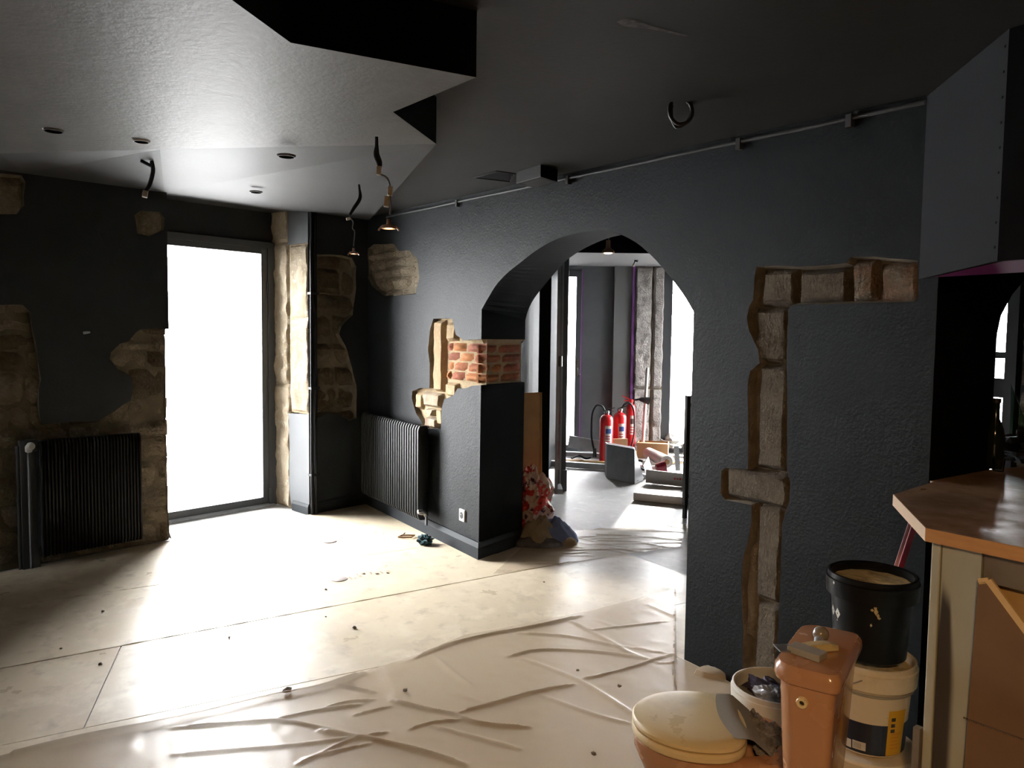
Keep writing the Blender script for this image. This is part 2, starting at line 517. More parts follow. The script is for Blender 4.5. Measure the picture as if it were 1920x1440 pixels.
# ------------------------------------------------------------------ planes of the room
YR = 2.733                                  # room face of the arch wall
PR = Pl((0, YR), (1, 0), (0, -1))           # arch wall: s = world x
_l0, _l2 = W(0, 1075), W(580, 965)
_sd = (_l0 - _l2).normalized()              # along the door wall, from the corner towards the left
_k = (YR - _l2.y) / _sd.y
PL = Pl((_l2.x + _sd.x * _k, YR), _sd, (-_sd.y, _sd.x))
if PL.n.x < 0: PL.n = -PL.n
SJ = (_l2 - PL.o).dot(PL.s)                 # right edge of the door recess
SE = PL.sz(319, 1013)[0]                    # left edge of the door recess
REC = 0.6
PV = Pl(PL.pt(SJ, 0), -PL.n, PL.s)          # right reveal of the recess: s goes outwards
PA = Pl(CW(0, 10.5), RZ @ Vector((1, 0, 0)), RZ @ Vector((0, -1, 0)))    # far wall of the back room
ROOM_H = 3.05


def zC(x): return 2.42 - 0.042 * x


# ------------------------------------------------------------------ masonry pieces
def stone_piece(pl, s0, s1, z0, z1, base, out, mt, parent, name='stone', n=5, amp=0.02, rnd=0.02, seed=None, cap=9.0):
    """one block: rounded irregular front face standing out of the mortar bed"""
    sd = random.random() * 100 if seed is None else seed
    mb = MB()
    nu = max(3, min(14, int((s1 - s0) / 0.045)))
    nv = max(3, min(24, int((z1 - z0) / 0.045)))
    if n > 5: nu, nv = nu * 2, nv * 2
    W_, H_ = s1 - s0, z1 - z0
    def fn(a, b):
        s = s0 + a * W_; z = z0 + b * H_
        e = min(a * W_, (1 - a) * W_, b * H_, (1 - b) * H_)
        o = out + amp * noise.fractal((s * 6 + sd, z * 9, sd), 1.0, 2.0, 4)
        o = min(o, cap)
        k = min(1.0, e / rnd) if rnd > 0 else 1
        o = base + (o - base) * (0.15 + 0.85 * math.sqrt(max(0, 1 - (1 - k) ** 2)))
        s += 0.35 * rnd * noise.noise((s * 7 + sd, z * 7, 3.1)); z += 0.35 * rnd * noise.noise((s * 7 + sd, z * 7, 9.1))
        return pl.pt(s, z, o)
    mb.grid(fn, nu, nv)
    # side walls down into the bed
    row = nu + 1
    loop = [i for i in range(nu + 1)] + [j * row + nu for j in range(1, nv + 1)] + [nv * row + i for i in range(nu - 1, -1, -1)] + [j * row for j in range(nv - 1, 0, -1)]
    b = len(mb.v)
    mb.v += [mb.v[i] - pl.n * ((mb.v[i] - pl.o).dot(pl.n) - base + 0.01) for i in loop]
    k = len(loop)
    for i in range(k):
        mb.f.append([loop[i], loop[(i + 1) % k], b + (i + 1) % k, b + i]); mb.mi.append(0)
    return mb.build(name, mt, parent, smooth=True)


def rubble(pl, hole, parent, mt, base=-0.05, out=-0.015, hmin=.09, hmax=.17, wmin=.14, wmax=.32, amp=.02, rnd=.025, gap=.012, margin=.0):
    """courses of rough stones wherever they show inside the outline"""
    smin = min(p[0] for p in hole); smax = max(p[0] for p in hole); zmin = min(p[1] for p in hole); zmax = max(p[1] for p in hole)
    z = zmin - .03
    while z < zmax:
        h = random.uniform(hmin, hmax)
        s = smin - random.uniform(0.02, .15)
        while s < smax:
            wd = random.uniform(wmin, wmax)
            hit = any(inside((s + wd * a, z + h * b), hole) for a in (.1, .3, .5, .7, .9) for b in (.15, .5, .85))
            if hit:
                m_ = mt if not isinstance(mt, (list, tuple)) else random.choice(mt)
                a0, a1 = max(s, smin - .015), min(s + wd, smax + .015)
                if a1 - a0 > .05:
                    stone_piece(pl, a0 + gap / 2, a1 - gap / 2, max(z, 0.0) + gap / 2, z + h - gap / 2, base, out + random.uniform(-.008, .008), m_, parent, amp=amp, rnd=rnd, cap=-.004 if margin == 0 else 9)
            s += wd
        z += h


def bed(pl, hole, parent, mt, base=-0.05, amp=0.008):
    mb = MB()
    mb.skin(pl, offset_poly(hole, -.03), off=base)
    return mb.build('mortar_bed', mt, parent)


# ================================================================== STRUCTURE
# ---- floor -----------------------------------------------------------------
PBL0, PBL1 = CW(0.08, 5.9), CW(0.72, 10.5)          # left wall of the back room
floor = struct(MB().box((-10.5, -3.6, -0.12), (2.9, 9.6, -0.006)).build('floor', M['concrete']))
ROOM = [PL.pt(0, 0), PL.pt(8.0, 0), Vector((-4.6, -3.45, 0)), Vector((2.7, -3.45, 0)), Vector((2.7, YR, 0))]


def clip(poly, a, b, keep_left=True):
    out = []
    d = (b - a)
    side = lambda p: (d.x * (p.y - a.y) - d.y * (p.x - a.x)) * (1 if keep_left else -1)
    for i in range(len(poly)):
        p, q = poly[i], poly[(i + 1) % len(poly)]
        sp, sq = side(p), side(q)
        if sp >= 0: out.append(p)
        if (sp > 0 and sq < 0) or (sp < 0 and sq > 0):
            out.append(p.lerp(q, sp / (sp - sq)))
    return out


def shift(a, b, d):
    n = Vector((-(b - a).y, (b - a).x, 0)).normalized() * d
    return a + n, b + n


S1 = (W(0, 1140), W(700, 1040)); S2 = (W(0, 1255), W(905, 1085)); S3 = (W(0, 1400), W(680, 1258)); SX = (W(205, 1262), W(157, 1368))
fp = [Vector((p.x, p.y, 0)) for p in ROOM]
# the covered floor runs on through the arch
fp = fp[:1] + fp[1:4] + [Vector((2.7, YR, 0)), Vector((-2.55, YR, 0)), Vector((-2.45, YR + 1.0, 0)), Vector((-4.72, YR + 1.0, 0)), Vector((-4.55, YR, 0))]
g = 0.003
cuts = [
    (clip(fp, *shift(*S1, g)), 0.004),
    (clip(clip(fp, *shift(*S1, -g), keep_left=False), *shift(*S2, g)), 0.0045),
    (clip(clip(clip(fp, *shift(*S2, -g), keep_left=False), *shift(*S3, g)), *shift(*SX, g)), 0.004),
    (clip(clip(clip(fp, *shift(*S2, -g), keep_left=False), *shift(*S3, g)), *shift(*SX, -g), keep_left=False), 0.0035),
    (clip(fp, *shift(*S3, -g), keep_left=False), 0.004),
]
for poly, t in cuts:
    if len(poly) > 2:
        MB().prism(poly, -0.005, t).build('floor_board', M['board'], floor)
FT = 0.005
# raised, slightly curled edge of one board where it laps the next
for a, b, r in ((S2[0], S2[1], .006), (S1[0], W(330, 1093), .005)):
    n_ = 60
    MB().tube([a.lerp(b, i / n_) + Vector((0, 0, .0035 + .0025 * noise.noise((i * .5, 1, 2)))) for i in range(n_ + 1)], [r * (.55 + .4 * noise.noise((i * .35, 4, 2))) for i in range(n_ + 1)], 6).build('curled_edge', M['board'], floor, smooth=True)

street = struct(MB().box((-40, -40, -0.4), (40, 40, -0.14)).build('ground', M['street']))
_rp = [PL.pt(7.0, 0, -.72), Vector((3, -3.7, 0)), Vector((3, 5.6, 0)), Vector((-.2, 5.75, 0)), CW(3.05, 10.8), CW(-.6, 10.8), PL.pt(-1.6, 0, -.72)]
roof = struct(MB().prism(_rp, 3.05, 3.2).build('ceiling_slab', M['black']))

# ---- ceiling of the main room: upper plane, lowered plane with a zigzag edge, far slope ----
def onC(px, py):
    d = ray(px, py)
    t = (2.42 - CH) / (d.z + 0.042 * d.x)
    return CAM + d * t


def onA(px, py):                      # lowered plane
    d = ray(px, py)
    # plane through three points
    n = _An
    t = (_A0 - CAM).dot(n) / d.dot(n)
    return CAM + d * t


_A0 = Vector((-1.829, 1.0754, 2.3174)); _A1 = Vector((-2.657, 1.383, 2.3517)); _A2 = W(0, 288, 2.41)
_An = (_A1 - _A0).cross(_A2 - _A0).normalized()
ceiling = sgroup('ceiling')
mb = MB()
x0, x1 = -7.4, 2.9
mb.add([(x0, -3.6, zC(x0)), (x1, -3.6, zC(x1)), (x1, YR + .02, zC(x1)), (x0, YR + .02, zC(x0)),
        (x0, -3.6, zC(x0) + .05), (x1, -3.6, zC(x1) + .05), (x1, YR + .02, zC(x1) + .05), (x0, YR + .02, zC(x0) + .05)],
       [(0, 3, 2, 1), (4, 5, 6, 7), (0, 1, 5, 4), (1, 2, 6, 5), (2, 3, 7, 6), (3, 0, 4, 7)])
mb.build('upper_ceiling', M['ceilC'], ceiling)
sp = [onC(*p) - Vector((0, 0, .0015)) for p in ((1156, 40), (1170, 34), (1196, 37), (1216, 46), (1250, 55), (1290, 66), (1284, 67), (1216, 53), (1190, 51), (1168, 47))]
mb = MB(); mb.add(sp, tessellate_polygon([[Vector((p.x, p.y, 0)) for p in sp]])); mb.build('pale_patch', mat('pale_grey_patch', (.075, .075, .073), .7, [(30, (.03, .03, .029), .45, .6)]), ceiling)  # paler grey streak on the upper ceiling
e435, e545, e893, e737, e818 = onA(435, 0), onA(545, 80), onA(893, 145), onA(737, 210), onA(818, 270)
fold0 = onA(0, 288); fold1 = onA(300, 280)
E1d = (e435 - e545); E1d.z = 0; E1d.normalize()
def Az(x, y): return _A0.z - ((x - _A0.x) * _An.x + (y - _A0.y) * _An.y) / _An.z
near = e435 + E1d * 2.2
def Ap(p): return Vector((p[0], p[1], Az(p[0], p[1])))
near = Ap(near)
fd = (fold0 - fold1).normalized()
far_left = Ap(fold0 + fd * 2.6)
behind = Ap((near.x - 1.5, -3.5))
leftb = Ap((-4.9, -3.5))
mb = MB()
Apoly = [e435, e545, e893, e737, e818, fold1, fold0, far_left, leftb, behind, near]
fl_ = tessellate_polygon([[Vector((p.x, p.y, 0)) for p in Apoly]])
mb.add(Apoly, fl_)
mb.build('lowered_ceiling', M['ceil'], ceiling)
# far slope from the fold to the door wall (and into the door recess)
def onLceil(px, py):
    s_, z_ = PL.sz(px, py)
    return s_, z_
cl = [PL.sz(45, 325), PL.sz(305, 365), PL.sz(575, 397)]
zwall = lambda s: cl[2][1] + (cl[0][1] - cl[2][1]) * (s - cl[2][0]) / (cl[0][0] - cl[2][0])
wl = [PL.pt(6.5, zwall(6.5)), PL.pt(cl[0][0], zwall(cl[0][0])), PL.pt(SE, zwall(SE)), PL.pt(SJ, zwall(SJ)), PL.pt(-0.02, zwall(0))]
mb = MB()
Fp = [far_left, fold0, fold1, e818] + list(reversed(wl))
mb.add(Fp, tessellate_polygon([[Vector((p.x, p.y, 0)) for p in Fp]]))
slope = 0.1
mb.add([PL.pt(SE + .3, zwall(SE)), PL.pt(SJ - .02, zwall(SJ)), PL.pt(SJ - .02, zwall(SJ) + .085, -REC - .1), PL.pt(SE + .3, zwall(SE) + .085, -REC - .1)], [(0, 1, 2, 3)])
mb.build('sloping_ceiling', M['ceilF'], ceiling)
# black fascia boards of the zigzag edge
mb = MB()
for a, b in ((near, e435), (e435, e545), (e545, e893), (e893, e737), (e737, e818)):
    ta, tb = Vector((a.x, a.y, zC(a.x) + .03)), Vector((b.x, b.y, zC(b.x) + .03))
    mb.add([a, b, tb, ta], [(0, 1, 2, 3)])
wf = wl[-1]
mb.add([e818, wf, Vector((wf.x, wf.y, zC(wf.x) + .06)), Vector((e818.x, e818.y, zC(e818.x) + .03))], [(0, 1, 2, 3)])
mb.build('ceiling_fascia', M['black'], ceiling)

# ---- arch wall ---------------------------------------------------------------
wall_r = sgroup('wall_right')
XJ = -4.545                                         # left jamb of the arch
arch_px = [(905, 580), (917, 556), (930, 535), (950, 513), (975, 493), (1005, 470), (1040, 450), (1075, 439), (1110, 433), (1135, 432), (1160, 438), (1185, 450), (1205, 464), (1230, 488), (1250, 511), (1268, 534), (1285, 558), (1299, 585)]
arch = [PR.sz(*p) for p in arch_px]
back_px = [(985, 600), (990, 582), (1000, 562), (1018, 538), (1040, 512), (1060, 490), (1085, 472), (1105, 461), (1125, 452), (1145, 445), (1165, 441)]
archb = [PR.sz(*p, -0.5) for p in back_px]
apb = archb[-1]
archb = archb + [(apb[0] + (apb[0] - p[0]) * 1.05, p[1]) for p in reversed(archb[:-1])]
arch[0] = (XJ, arch[0][1]); XK = -2.552; arch[-1] = (XK, arch[-1][1])


def resample(lp, n):
    L = [0]
    for a, b in zip(lp, lp[1:]): L.append(L[-1] + math.hypot(b[0] - a[0], b[1] - a[1]))
    out = []
    for k in range(n + 1):
        t = L[-1] * k / n
        i = max(j for j in range(len(L)) if L[j] <= t + 1e-9)
        i = min(i, len(lp) - 2)
        u_ = (t - L[i]) / max(1e-9, L[i + 1] - L[i])
        out.append((lp[i][0] + (lp[i + 1][0] - lp[i][0]) * u_, lp[i][1] + (lp[i + 1][1] - lp[i][1]) * u_))
    return out


arch_f = resample([(p.x, p.y) for p in crspline([(a, b, 0) for a, b in arch], 4)], 48)
arch_b = resample([(p.x, p.y) for p in crspline([(a, b, 0) for a, b in archb], 4)], 48)
XJb, XKb = archb[0][0], archb[-1][0]
bz0, bz1 = PR.sz(900, 722)[1], PR.sz(905, 636)[1]
XO = -1.40                                           # jamb of the bar opening
# second opening over the bar
o2 = [(XO, 1.62)] + [(XO + 1.0 - 1.0 * math.cos(t), 1.62 + .55 * math.sin(t)) for t in [math.pi * k / 20 for k in range(1, 20)]] + [(XO + 2.0, 1.62)]
o2b = [(a - .02 * (1 if a < XO + 1 else -1), z) for a, z in o2]
o2 = [(a, z + .27) for a, z in o2]
# plaster holes
h_stone = PR.px([(690, 466), (700, 458), (738, 458), (748, 470), (768, 470), (783, 486), (786, 520), (779, 552), (722, 555), (697, 537), (688, 515)])
h_brick = PR.px([(885, 723), (876, 728), (858, 728), (850, 741), (833, 748), (828, 766), (826, 804), (797, 804), (790, 790), (780, 776), (772, 747), (773, 733), (786, 728), (805, 728), (806, 681), (802, 656), (807, 616), (813, 597), (848, 598), (855, 628), (870, 638), (888, 637)])
h_brick = [(XJ, bz0)] + rough(h_brick, .04, .006, 5, closed=False) + [(XJ, bz1)]
h_col = PR.px([(1419, 500), (1500, 498), (1588, 494), (1596, 482), (1640, 480), (1722, 489), (1722, 556), (1716, 566), (1640, 568), (1484, 572), (1478, 580), (1476, 680), (1476, 880), (1482, 905), (1480, 940), (1474, 960), (1466, 985), (1462, 1100), (1458, 1200), (1456, 1290), (1392, 1270), (1394, 1185), (1390, 1130), (1393, 1040), (1403, 1010), (1408, 975), (1408, 945), (1360, 937), (1351, 925), (1352, 884), (1360, 877), (1402, 879), (1404, 840), (1402, 720), (1406, 695), (1424, 680), (1420, 655), (1405, 620), (1400, 595), (1404, 575), (1412, 560), (1415, 520)])
h_col = [(a, 0.0 if z < .1 else z) for a, z in h_col]
h_col_r = rough(h_col, .05, .006, 2)
h_stone_r = rough(h_stone, .05, .008, 9)
XW0 = PL.o.x - 0.7
outer = [(PL.o.x - .01, -.01)] + [(XJ - .012, -.01), (XJ - .012, .0), ] + h_brick + arch_f + [(XK, -.01), (XO, -.01)] + o2 + [(XO + 2.0, -.01), (2.75, -.01), (2.75, ROOM_H), (PL.o.x - .01, ROOM_H)]
mb = MB()
mb.skin(PR, outer, [h_stone_r, h_col_r])
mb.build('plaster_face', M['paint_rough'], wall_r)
DEPTH = -0.045
mb = MB()
mb.strip(PR, h_stone_r, 0, DEPTH, .012); mb.strip(PR, h_col_r, 0, DEPTH, .012)
mb.strip(PR, h_brick[:], 0, DEPTH, 0, closed=False)
mb.build('plaster_edge', M['mortar'], wall_r)
# reveal of the arch
mb = MB()
n_ = len(arch_f)
mb.add([PR.pt(a, z, 0) for a, z in arch_f] + [PR.pt(a, z, -.5) for a, z in arch_b], [(i, i + 1, n_ + i + 1, n_ + i) for i in range(n_ - 1)])
za, zb = arch_f[0][1], arch_b[0][1]
mb.add([PR.pt(XJ, bz1), PR.pt(XJ, za), PR.pt(XJb, zb, -.5), PR.pt(XJb, bz1, -.5)], [(0, 1, 2, 3)])
mb.add([PR.pt(XJ - .012, 0), PR.pt(XJ, bz0), PR.pt(XJb, bz0, -.5), PR.pt(XJb - .012, 0, -.5)], [(0, 1, 2, 3)])
mb.add([PR.pt(XK, 0), PR.pt(arch_f[-1][0], arch_f[-1][1]), PR.pt(XKb, arch_b[-1][1], -.5), PR.pt(XKb, 0, -.5)], [(0, 1, 2, 3)])
IN = 0.04
# ledge and underside of the brick band
mb.add([PR.pt(XJ, bz0), PR.pt(XJb, bz0, -.5), PR.pt(XJb - IN, bz0, -.5), PR.pt(XJ - IN, bz0, DEPTH)], [(0, 1, 2, 3)])
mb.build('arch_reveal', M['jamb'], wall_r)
mb = MB()
mb.add([PR.pt(XJ, bz1), PR.pt(XJb, bz1, -.5), PR.pt(XJb - IN, bz1 - .035, -.46), PR.pt(XJ - IN, bz1 - .035, DEPTH)], [(0, 1, 2, 3)])
mb.add([PR.pt(XJ - .06, bz0 - .01, DEPTH - .005), PR.pt(XJ - .06, bz1 + .01, DEPTH - .005), PR.pt(XJb - IN - .012, bz1 + .01, -.5), PR.pt(XJb - IN - .012, bz0 - .01, -.5)], [(0, 1, 2, 3)])
mb.build('mortar_bed', M['mortar_pale'], wall_r)
# bar opening reveal
mb = MB()
n_ = len(o2)
mb.add([PR.pt(a, z) for a, z in o2] + [PR.pt(a, z, -.5) for a, z in o2b], [(i, i + 1, n_ + i + 1, n_ + i) for i in range(n_ - 1)])
mb.add([PR.pt(XO, 0), PR.pt(XO, 1.89), PR.pt(XO - .02, 1.62, -.5), PR.pt(XO - .02, 0, -.5)], [(0, 1, 2, 3)])
mb.add([PR.pt(XO + 2, 0), PR.pt(XO + 2, 1.89), PR.pt(XO + 2.02, 1.62, -.5), PR.pt(XO + 2.02, 0, -.5)], [(0, 1, 2, 3)])
mb.build('bar_opening_reveal', M['black'], wall_r)
# back face
mb = MB()
outer_b = [(-5.2, -.01), (XJb - .012, -.01), (XJb, bz0), (XJb - .05, bz0), (XJb - .05, bz1 - .03), (XJb, bz1)] + arch_b + [(XKb, -.01), (XO - .02, -.01)] + o2b + [(XO + 2.02, -.01), (2.75, -.01), (2.75, ROOM_H), (-5.2, ROOM_H)]
mb.skin(PR, outer_b, off=-.5)
mb.build('back_face', M['paint'], wall_r)
# exposed masonry
bed(PR, h_stone_r, wall_r, M['mortar'], DEPTH)
bed(PR, h_col_r, wall_r, M['mortar'], DEPTH)
mb = MB(); mb.skin(PR, h_brick, off=DEPTH); mb.build('mortar_bed', M['mortar_pale'], wall_r)
rubble(PR, h_stone, wall_r, M['stone'], base=DEPTH - .005, out=-.018, hmin=.07, hmax=.12, wmin=.12, wmax=.26, amp=.06, rnd=.02)


def px_block(x0, y0, x1, y1, mt, out, **k):      # a dressed block of the arch wall seen between two corners
    a = PR.sz(x0, (y0 + y1) / 2)[0]; b = PR.sz(x1, (y0 + y1) / 2)[0]
    zt = PR.sz((x0 + x1) / 2, y0)[1]; zb_ = PR.sz((x0 + x1) / 2, y1)[1]
    return stone_piece(PR, a, b, max(zb_, .0), zt, DEPTH - .005, out, mt, wall_r, n=8, **k)


T = M['stone_tooled']
px_block(1422, 503, 1490, 574, T, -.008, amp=.014, rnd=.010)
px_block(1491, 503, 1590, 568, T, -.01, amp=.014, rnd=.010)
px_block(1592, 484, 1640, 566, M['stone_red'], -.008, amp=.015, rnd=.018)
px_block(1641, 490, 1722, 566, M['stone_red'], -.012, amp=.02, rnd=.02)
px_block(1408, 576, 1474, 682, T, -.012, amp=.02, rnd=.02)
px_block(1413, 684, 1475, 882, T, -.006, amp=.014, rnd=.010)
px_block(1358, 880, 1478, 946, T, .0, amp=.014, rnd=.022)
px_block(1412, 948, 1464, 1130, T, -.006, amp=.014, rnd=.010)
px_block(1410, 1132, 1458, 1300, T, -.006, amp=.014, rnd=.010)
px_block(1394, 1020, 1410, 1200, M['stone'], -.022, amp=.02, rnd=.02)
# golden dressed stones and bricks at the jamb
G = M['timberstone']
px_block(809, 600, 829, 735, G, -.004, amp=.01, rnd=.016)
px_block(831, 604, 852, 640, G, -.012, amp=.008, rnd=.012)
px_block(831, 718, 853, 744, G, -.01, amp=.014, rnd=.014)
px_block(790, 736, 824, 764, M['stone_pale'], -.002, amp=.015, rnd=.014)
px_block(775, 736, 788, 768, G, -.015, amp=.01, rnd=.012)
px_block(794, 766, 812, 780, M['stone_pale'], -.004, amp=.02, rnd=.012)
px_block(795, 782, 818, 802, M['stone_pale'], .0, amp=.02, rnd=.014)
px_block(814, 764, 827, 800, G, -.012, amp=.01, rnd=.012)
xb0 = PR.sz(831, 680)[0]
zt = PR.sz(868, 642)[1]; ch = (zt - PR.sz(868, 716)[1]) / 4
widths = [[.09, .20, .22], [.19, .21, .13], [.10, .21, .20], [.06, .21, .25]]
for r in range(4):
    s = xb0
    zz = zt - (r + 1) * ch
    k = 0
    while s < XJ - .02:
        wd = widths[r][k % 3]
        e = min(s + wd, XJ - .004)
        if XJ - e < .06: e = XJ - .004
        stone_piece(PR, s + .006, e - (.006 if e < XJ - .01 else 0), zz + .006, zz + ch - .006, DEPTH - .005, -.018 + random.uniform(-.006, .004), random.choice(BR), wall_r, name='brick', amp=.012, rnd=.008)
        s = e; k += 1
# bricks on the reveal side
PJ = Pl((XJ - .004, YR), (XJb - XJ, .5), (.5, XJ - XJb))
PJ.n = Vector((.5, XJ - XJb, 0)).normalized()
Lj = math.hypot(.5, XJb - XJ)
zt2, zb2 = bz1 - .035, bz0 + .004
ch2 = (zt2 - zb2) / 4
for r in range(4):
    s = .022; k = 0
    zz = zt2 - (r + 1) * ch2
    wd_ = [[.22, .4], [.27, .4], [.14, .14, .4], [.25, .4]][r]
    for wd in wd_:
        e = min(s + wd, Lj + .004)
        stone_piece(PJ, s + .005, e - .005, zz + .006, zz + ch2 - .005, -.05, -.012 + random.uniform(-.005, .003), random.choice(BR), wall_r, name='brick', amp=.01, rnd=.008)
        s = e

# ---- door wall -----------------------------------------------------------------
wall_l = sgroup('wall_left')
edge_px = [(313, 400), (313, 560), (311, 620), (314, 700), (312, 760), (315, 830), (314, 900), (318, 950), (321, 1000), (325, 1012)]
edge = [PL.sz(*p) for p in edge_px]
SEt = edge[0][0]
h_l1 = PL.px([(-60, 326), (40, 328), (47, 340), (45, 385), (30, 402), (-60, 404)])
h_l2 = PL.px([(253, 403), (263, 396), (300, 398), (308, 410), (307, 432), (280, 444), (258, 438)])
# big patch: column at the left, the strip over the radiator, the door side; open to the door edge and the floor
big = PL.px([(-70, 572), (42, 571), (56, 585), (64, 630), (74, 690), (77, 712), (72, 730), (74, 775), (78, 797), (105, 794), (140, 790), (185, 790), (215, 770), (245, 750), (249, 728), (247, 704), (220, 692), (206, 672), (209, 660), (225, 645), (240, 640), (256, 622), (265, 617), (308, 617)])
big = rough(big, .05, .008, 4, closed=False)
zj = big[-1][1]
e_up = [(SEt, ROOM_H), (SEt, zj)]
mb = MB()
outl = [(big[0][0], big[0][1]), (8.2, big[0][1]), (8.2, ROOM_H), (SEt, ROOM_H), (SEt, zj)] + list(reversed(big[1:]))
D3 = (3.85, 4.85, 2.36)
mb.skin(PL, outl, [rough(h_l2, .04, .008, 3), rough(h_l1, .05, .008, 3), [(D3[0], .005), (D3[1], .005), (D3[1], D3[2]), (D3[0], D3[2])]])
# right of the recess
h_l5 = PL.px([(590, 476), (640, 478), (660, 484), (668, 500), (667, 540), (661, 590), (640, 612), (635, 626), (648, 648), (660, 690), (668, 722), (668, 784), (655, 789), (636, 778), (612, 776), (592, 787)])
h5 = rough(h_l5, .05, .008, 8)
outr = [(SJ, -.01), (-.01, -.01), (-.01, ROOM_H), (SJ, ROOM_H)]
mb.skin(PL, outr, [h5])
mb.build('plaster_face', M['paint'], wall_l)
mb = MB()
for h in (rough(h_l2, .04, .008, 3), rough(h_l1, .05, .008, 3), h5):
    mb.strip(PL, h, 0, -.045, .014)
mb.strip(PL, big, 0, -.045, 0, closed=False)
mb.build('plaster_edge', M['mortar'], wall_l)
# rough left side of the recess
mb = MB()
lt = [(SEt, ROOM_H)] + [(SEt, z) for z in (2.6, 2.2, 1.9)] + [(e[0], e[1]) for e in edge[1:]]
lt = [(a, max(z, 0)) for a, z in lt]
n_ = len(lt)
mb.add([PL.pt(a, z, -.0 if z > zj else -.03) for a, z in lt] + [PL.pt(a + .02, z, -REC - .1) for a, z in lt], [(i, i + 1, n_ + i + 1, n_ + i) for i in range(n_ - 1)])
mb.build('left_reveal', M['stone'], wall_l)
bigh = big + [(SE, big[-1][1]), (SE, 0.0), (3.6, 0.0), (3.6, big[0][1])]
mb = MB(); mb.skin(PL, bigh, off=-.042); mb.build('mortar_bed', M['mortar'], wall_l)
for h in (h_l1, h_l2, h5): bed(PL, h, wall_l, M['mortar'], -.05)
bigv = big + [(SE + .005, big[-1][1]), (SE + .005, 0.0), (PL.sz(-70, 1090)[0], 0.0)]
rubble(PL, bigv, wall_l, [M['stone'], M['stone'], M['stone_tooled']], base=-.05, out=-.022, hmin=.09, hmax=.24, wmin=.16, wmax=.5, amp=.04, rnd=.035, gap=.004)
rubble(PL, h_l1, wall_l, M['stone'], base=-.055, out=.01, hmin=.3, hmax=.34, wmin=.3, wmax=.4, amp=.03, rnd=.05)
rubble(PL, h_l2, wall_l, M['stone'], base=-.055, out=.01, hmin=.25, hmax=.28, wmin=.3, wmax=.34, amp=.02, rnd=.05)
rubble(PL, h5, wall_l, M['stone_tooled'], base=-.06, out=-.026, hmin=.12, hmax=.26, wmin=.22, wmax=.42, amp=.05, rnd=.04, gap=.006)
# right reveal of the recess: dark top, pale stone, blue grey foot, and the pale stone jamb post
zr = lambda y: PV.sz(560, y)[1]
sA, sB = 0.0, PV.sz(541, 700)[0]
sC = PV.sz(509, 800)[0]
z_hi, z_lo = zr(457), zr(774)
wav = PV.px([(541, 775), (543, 850), (541, 900), (545, 940), (548, 962)])
mb = MB()
mb.skin(PV, [(0, z_hi), (sB, z_hi), (sB, ROOM_H), (0, ROOM_H)])
foot = [(0, 0), (wav[-1][0], 0)] + [(a, max(z, 0)) for a, z in reversed(wav[:-1])] + [(0, z_lo)]
mb.skin(PV, foot)
mb.build('reveal_plaster', M['hoodgrey'], wall_l)
mb = MB()
mb.skin(PV, [(0, z_lo), (sB, z_lo), (sB, z_hi), (0, z_hi)], off=-.02)
mb.skin(PV, [(wav[-1][0] - .06, 0), (sC + .2, 0), (sC + .2, ROOM_H), (sB - .03, ROOM_H), (sB - .03, 1.0)], off=-.025)
mb.add([PV.pt(0, z_lo), PV.pt(sB, z_lo), PV.pt(sB, z_lo, -.03), PV.pt(0, z_lo, -.03)], [(0, 1, 2, 3)])
mb.build('mortar_bed', M['mortar_pale'], wall_l)
zs = z_lo
while zs < z_hi - .05:
    h_ = random.uniform(.8, 1.1); zt_ = min(z_hi, zs + h_)
    if z_hi - zt_ < .12: zt_ = z_hi
    stone_piece(PV, .005, sB - .012, zs + .001, zt_ - .001, -.03, -.004, M['stone_pale'], wall_l, n=8, amp=.014, rnd=.01)
    zs = zt_
zs = 0.0
while zs < 2.8:
    h_ = random.uniform(1.1, 1.5); zt_ = zs + h_
    s0_ = sB + .004 if zs > zr(775) - .1 else sB - .0
    stone_piece(PV, s0_ if zs > .6 else sB - .02, sC + .02, zs + .001, zt_ - .001, -.03, -.002, M['stone_pale'], wall_l, n=8, amp=.018, rnd=.012)
    zs = zt_
# wall over the door
mb = MB()
D_OFF = -REC
dz_top = PL.sz(488, 474, D_OFF)[1] + .06
mb.add([PL.pt(SE + .4, dz_top + .03, D_OFF - .02), PL.pt(SJ - .2, dz_top + .03, D_OFF - .02), PL.pt(SJ - .2, ROOM_H, D_OFF - .02), PL.pt(SE + .4, ROOM_H, D_OFF - .02)], [(0, 1, 2, 3)])
mb.build('over_door_panel', M['paint'], wall_l)
# outside skin of the wall, so no daylight leaks round the recess
mb = MB()
for a_, b_, z0_, z1_ in ((SE + .03, D3[0], 0, ROOM_H), (D3[1], 8.2, 0, ROOM_H), (D3[0], D3[1], D3[2], ROOM_H)):
    mb.obox(PL.pt((a_ + b_) / 2, (z0_ + z1_) / 2, -.36), PL.s * ((b_ - a_) / 2), PL.n * .28, (0, 0, (z1_ - z0_) / 2))
    if z0_: mb.obox(PL.pt((a_ + b_) / 2, (z0_ + z1_) / 2, -.05), PL.s * ((b_ - a_) / 2), PL.n * .045, (0, 0, (z1_ - z0_) / 2))
mb.obox(PL.pt(SJ / 2 - .15, ROOM_H / 2, -.40), PL.s * (SJ / 2 + .09), PL.n * .34, (0, 0, ROOM_H / 2))
mb.build('wall_core', M['stone_grey'], wall_l)

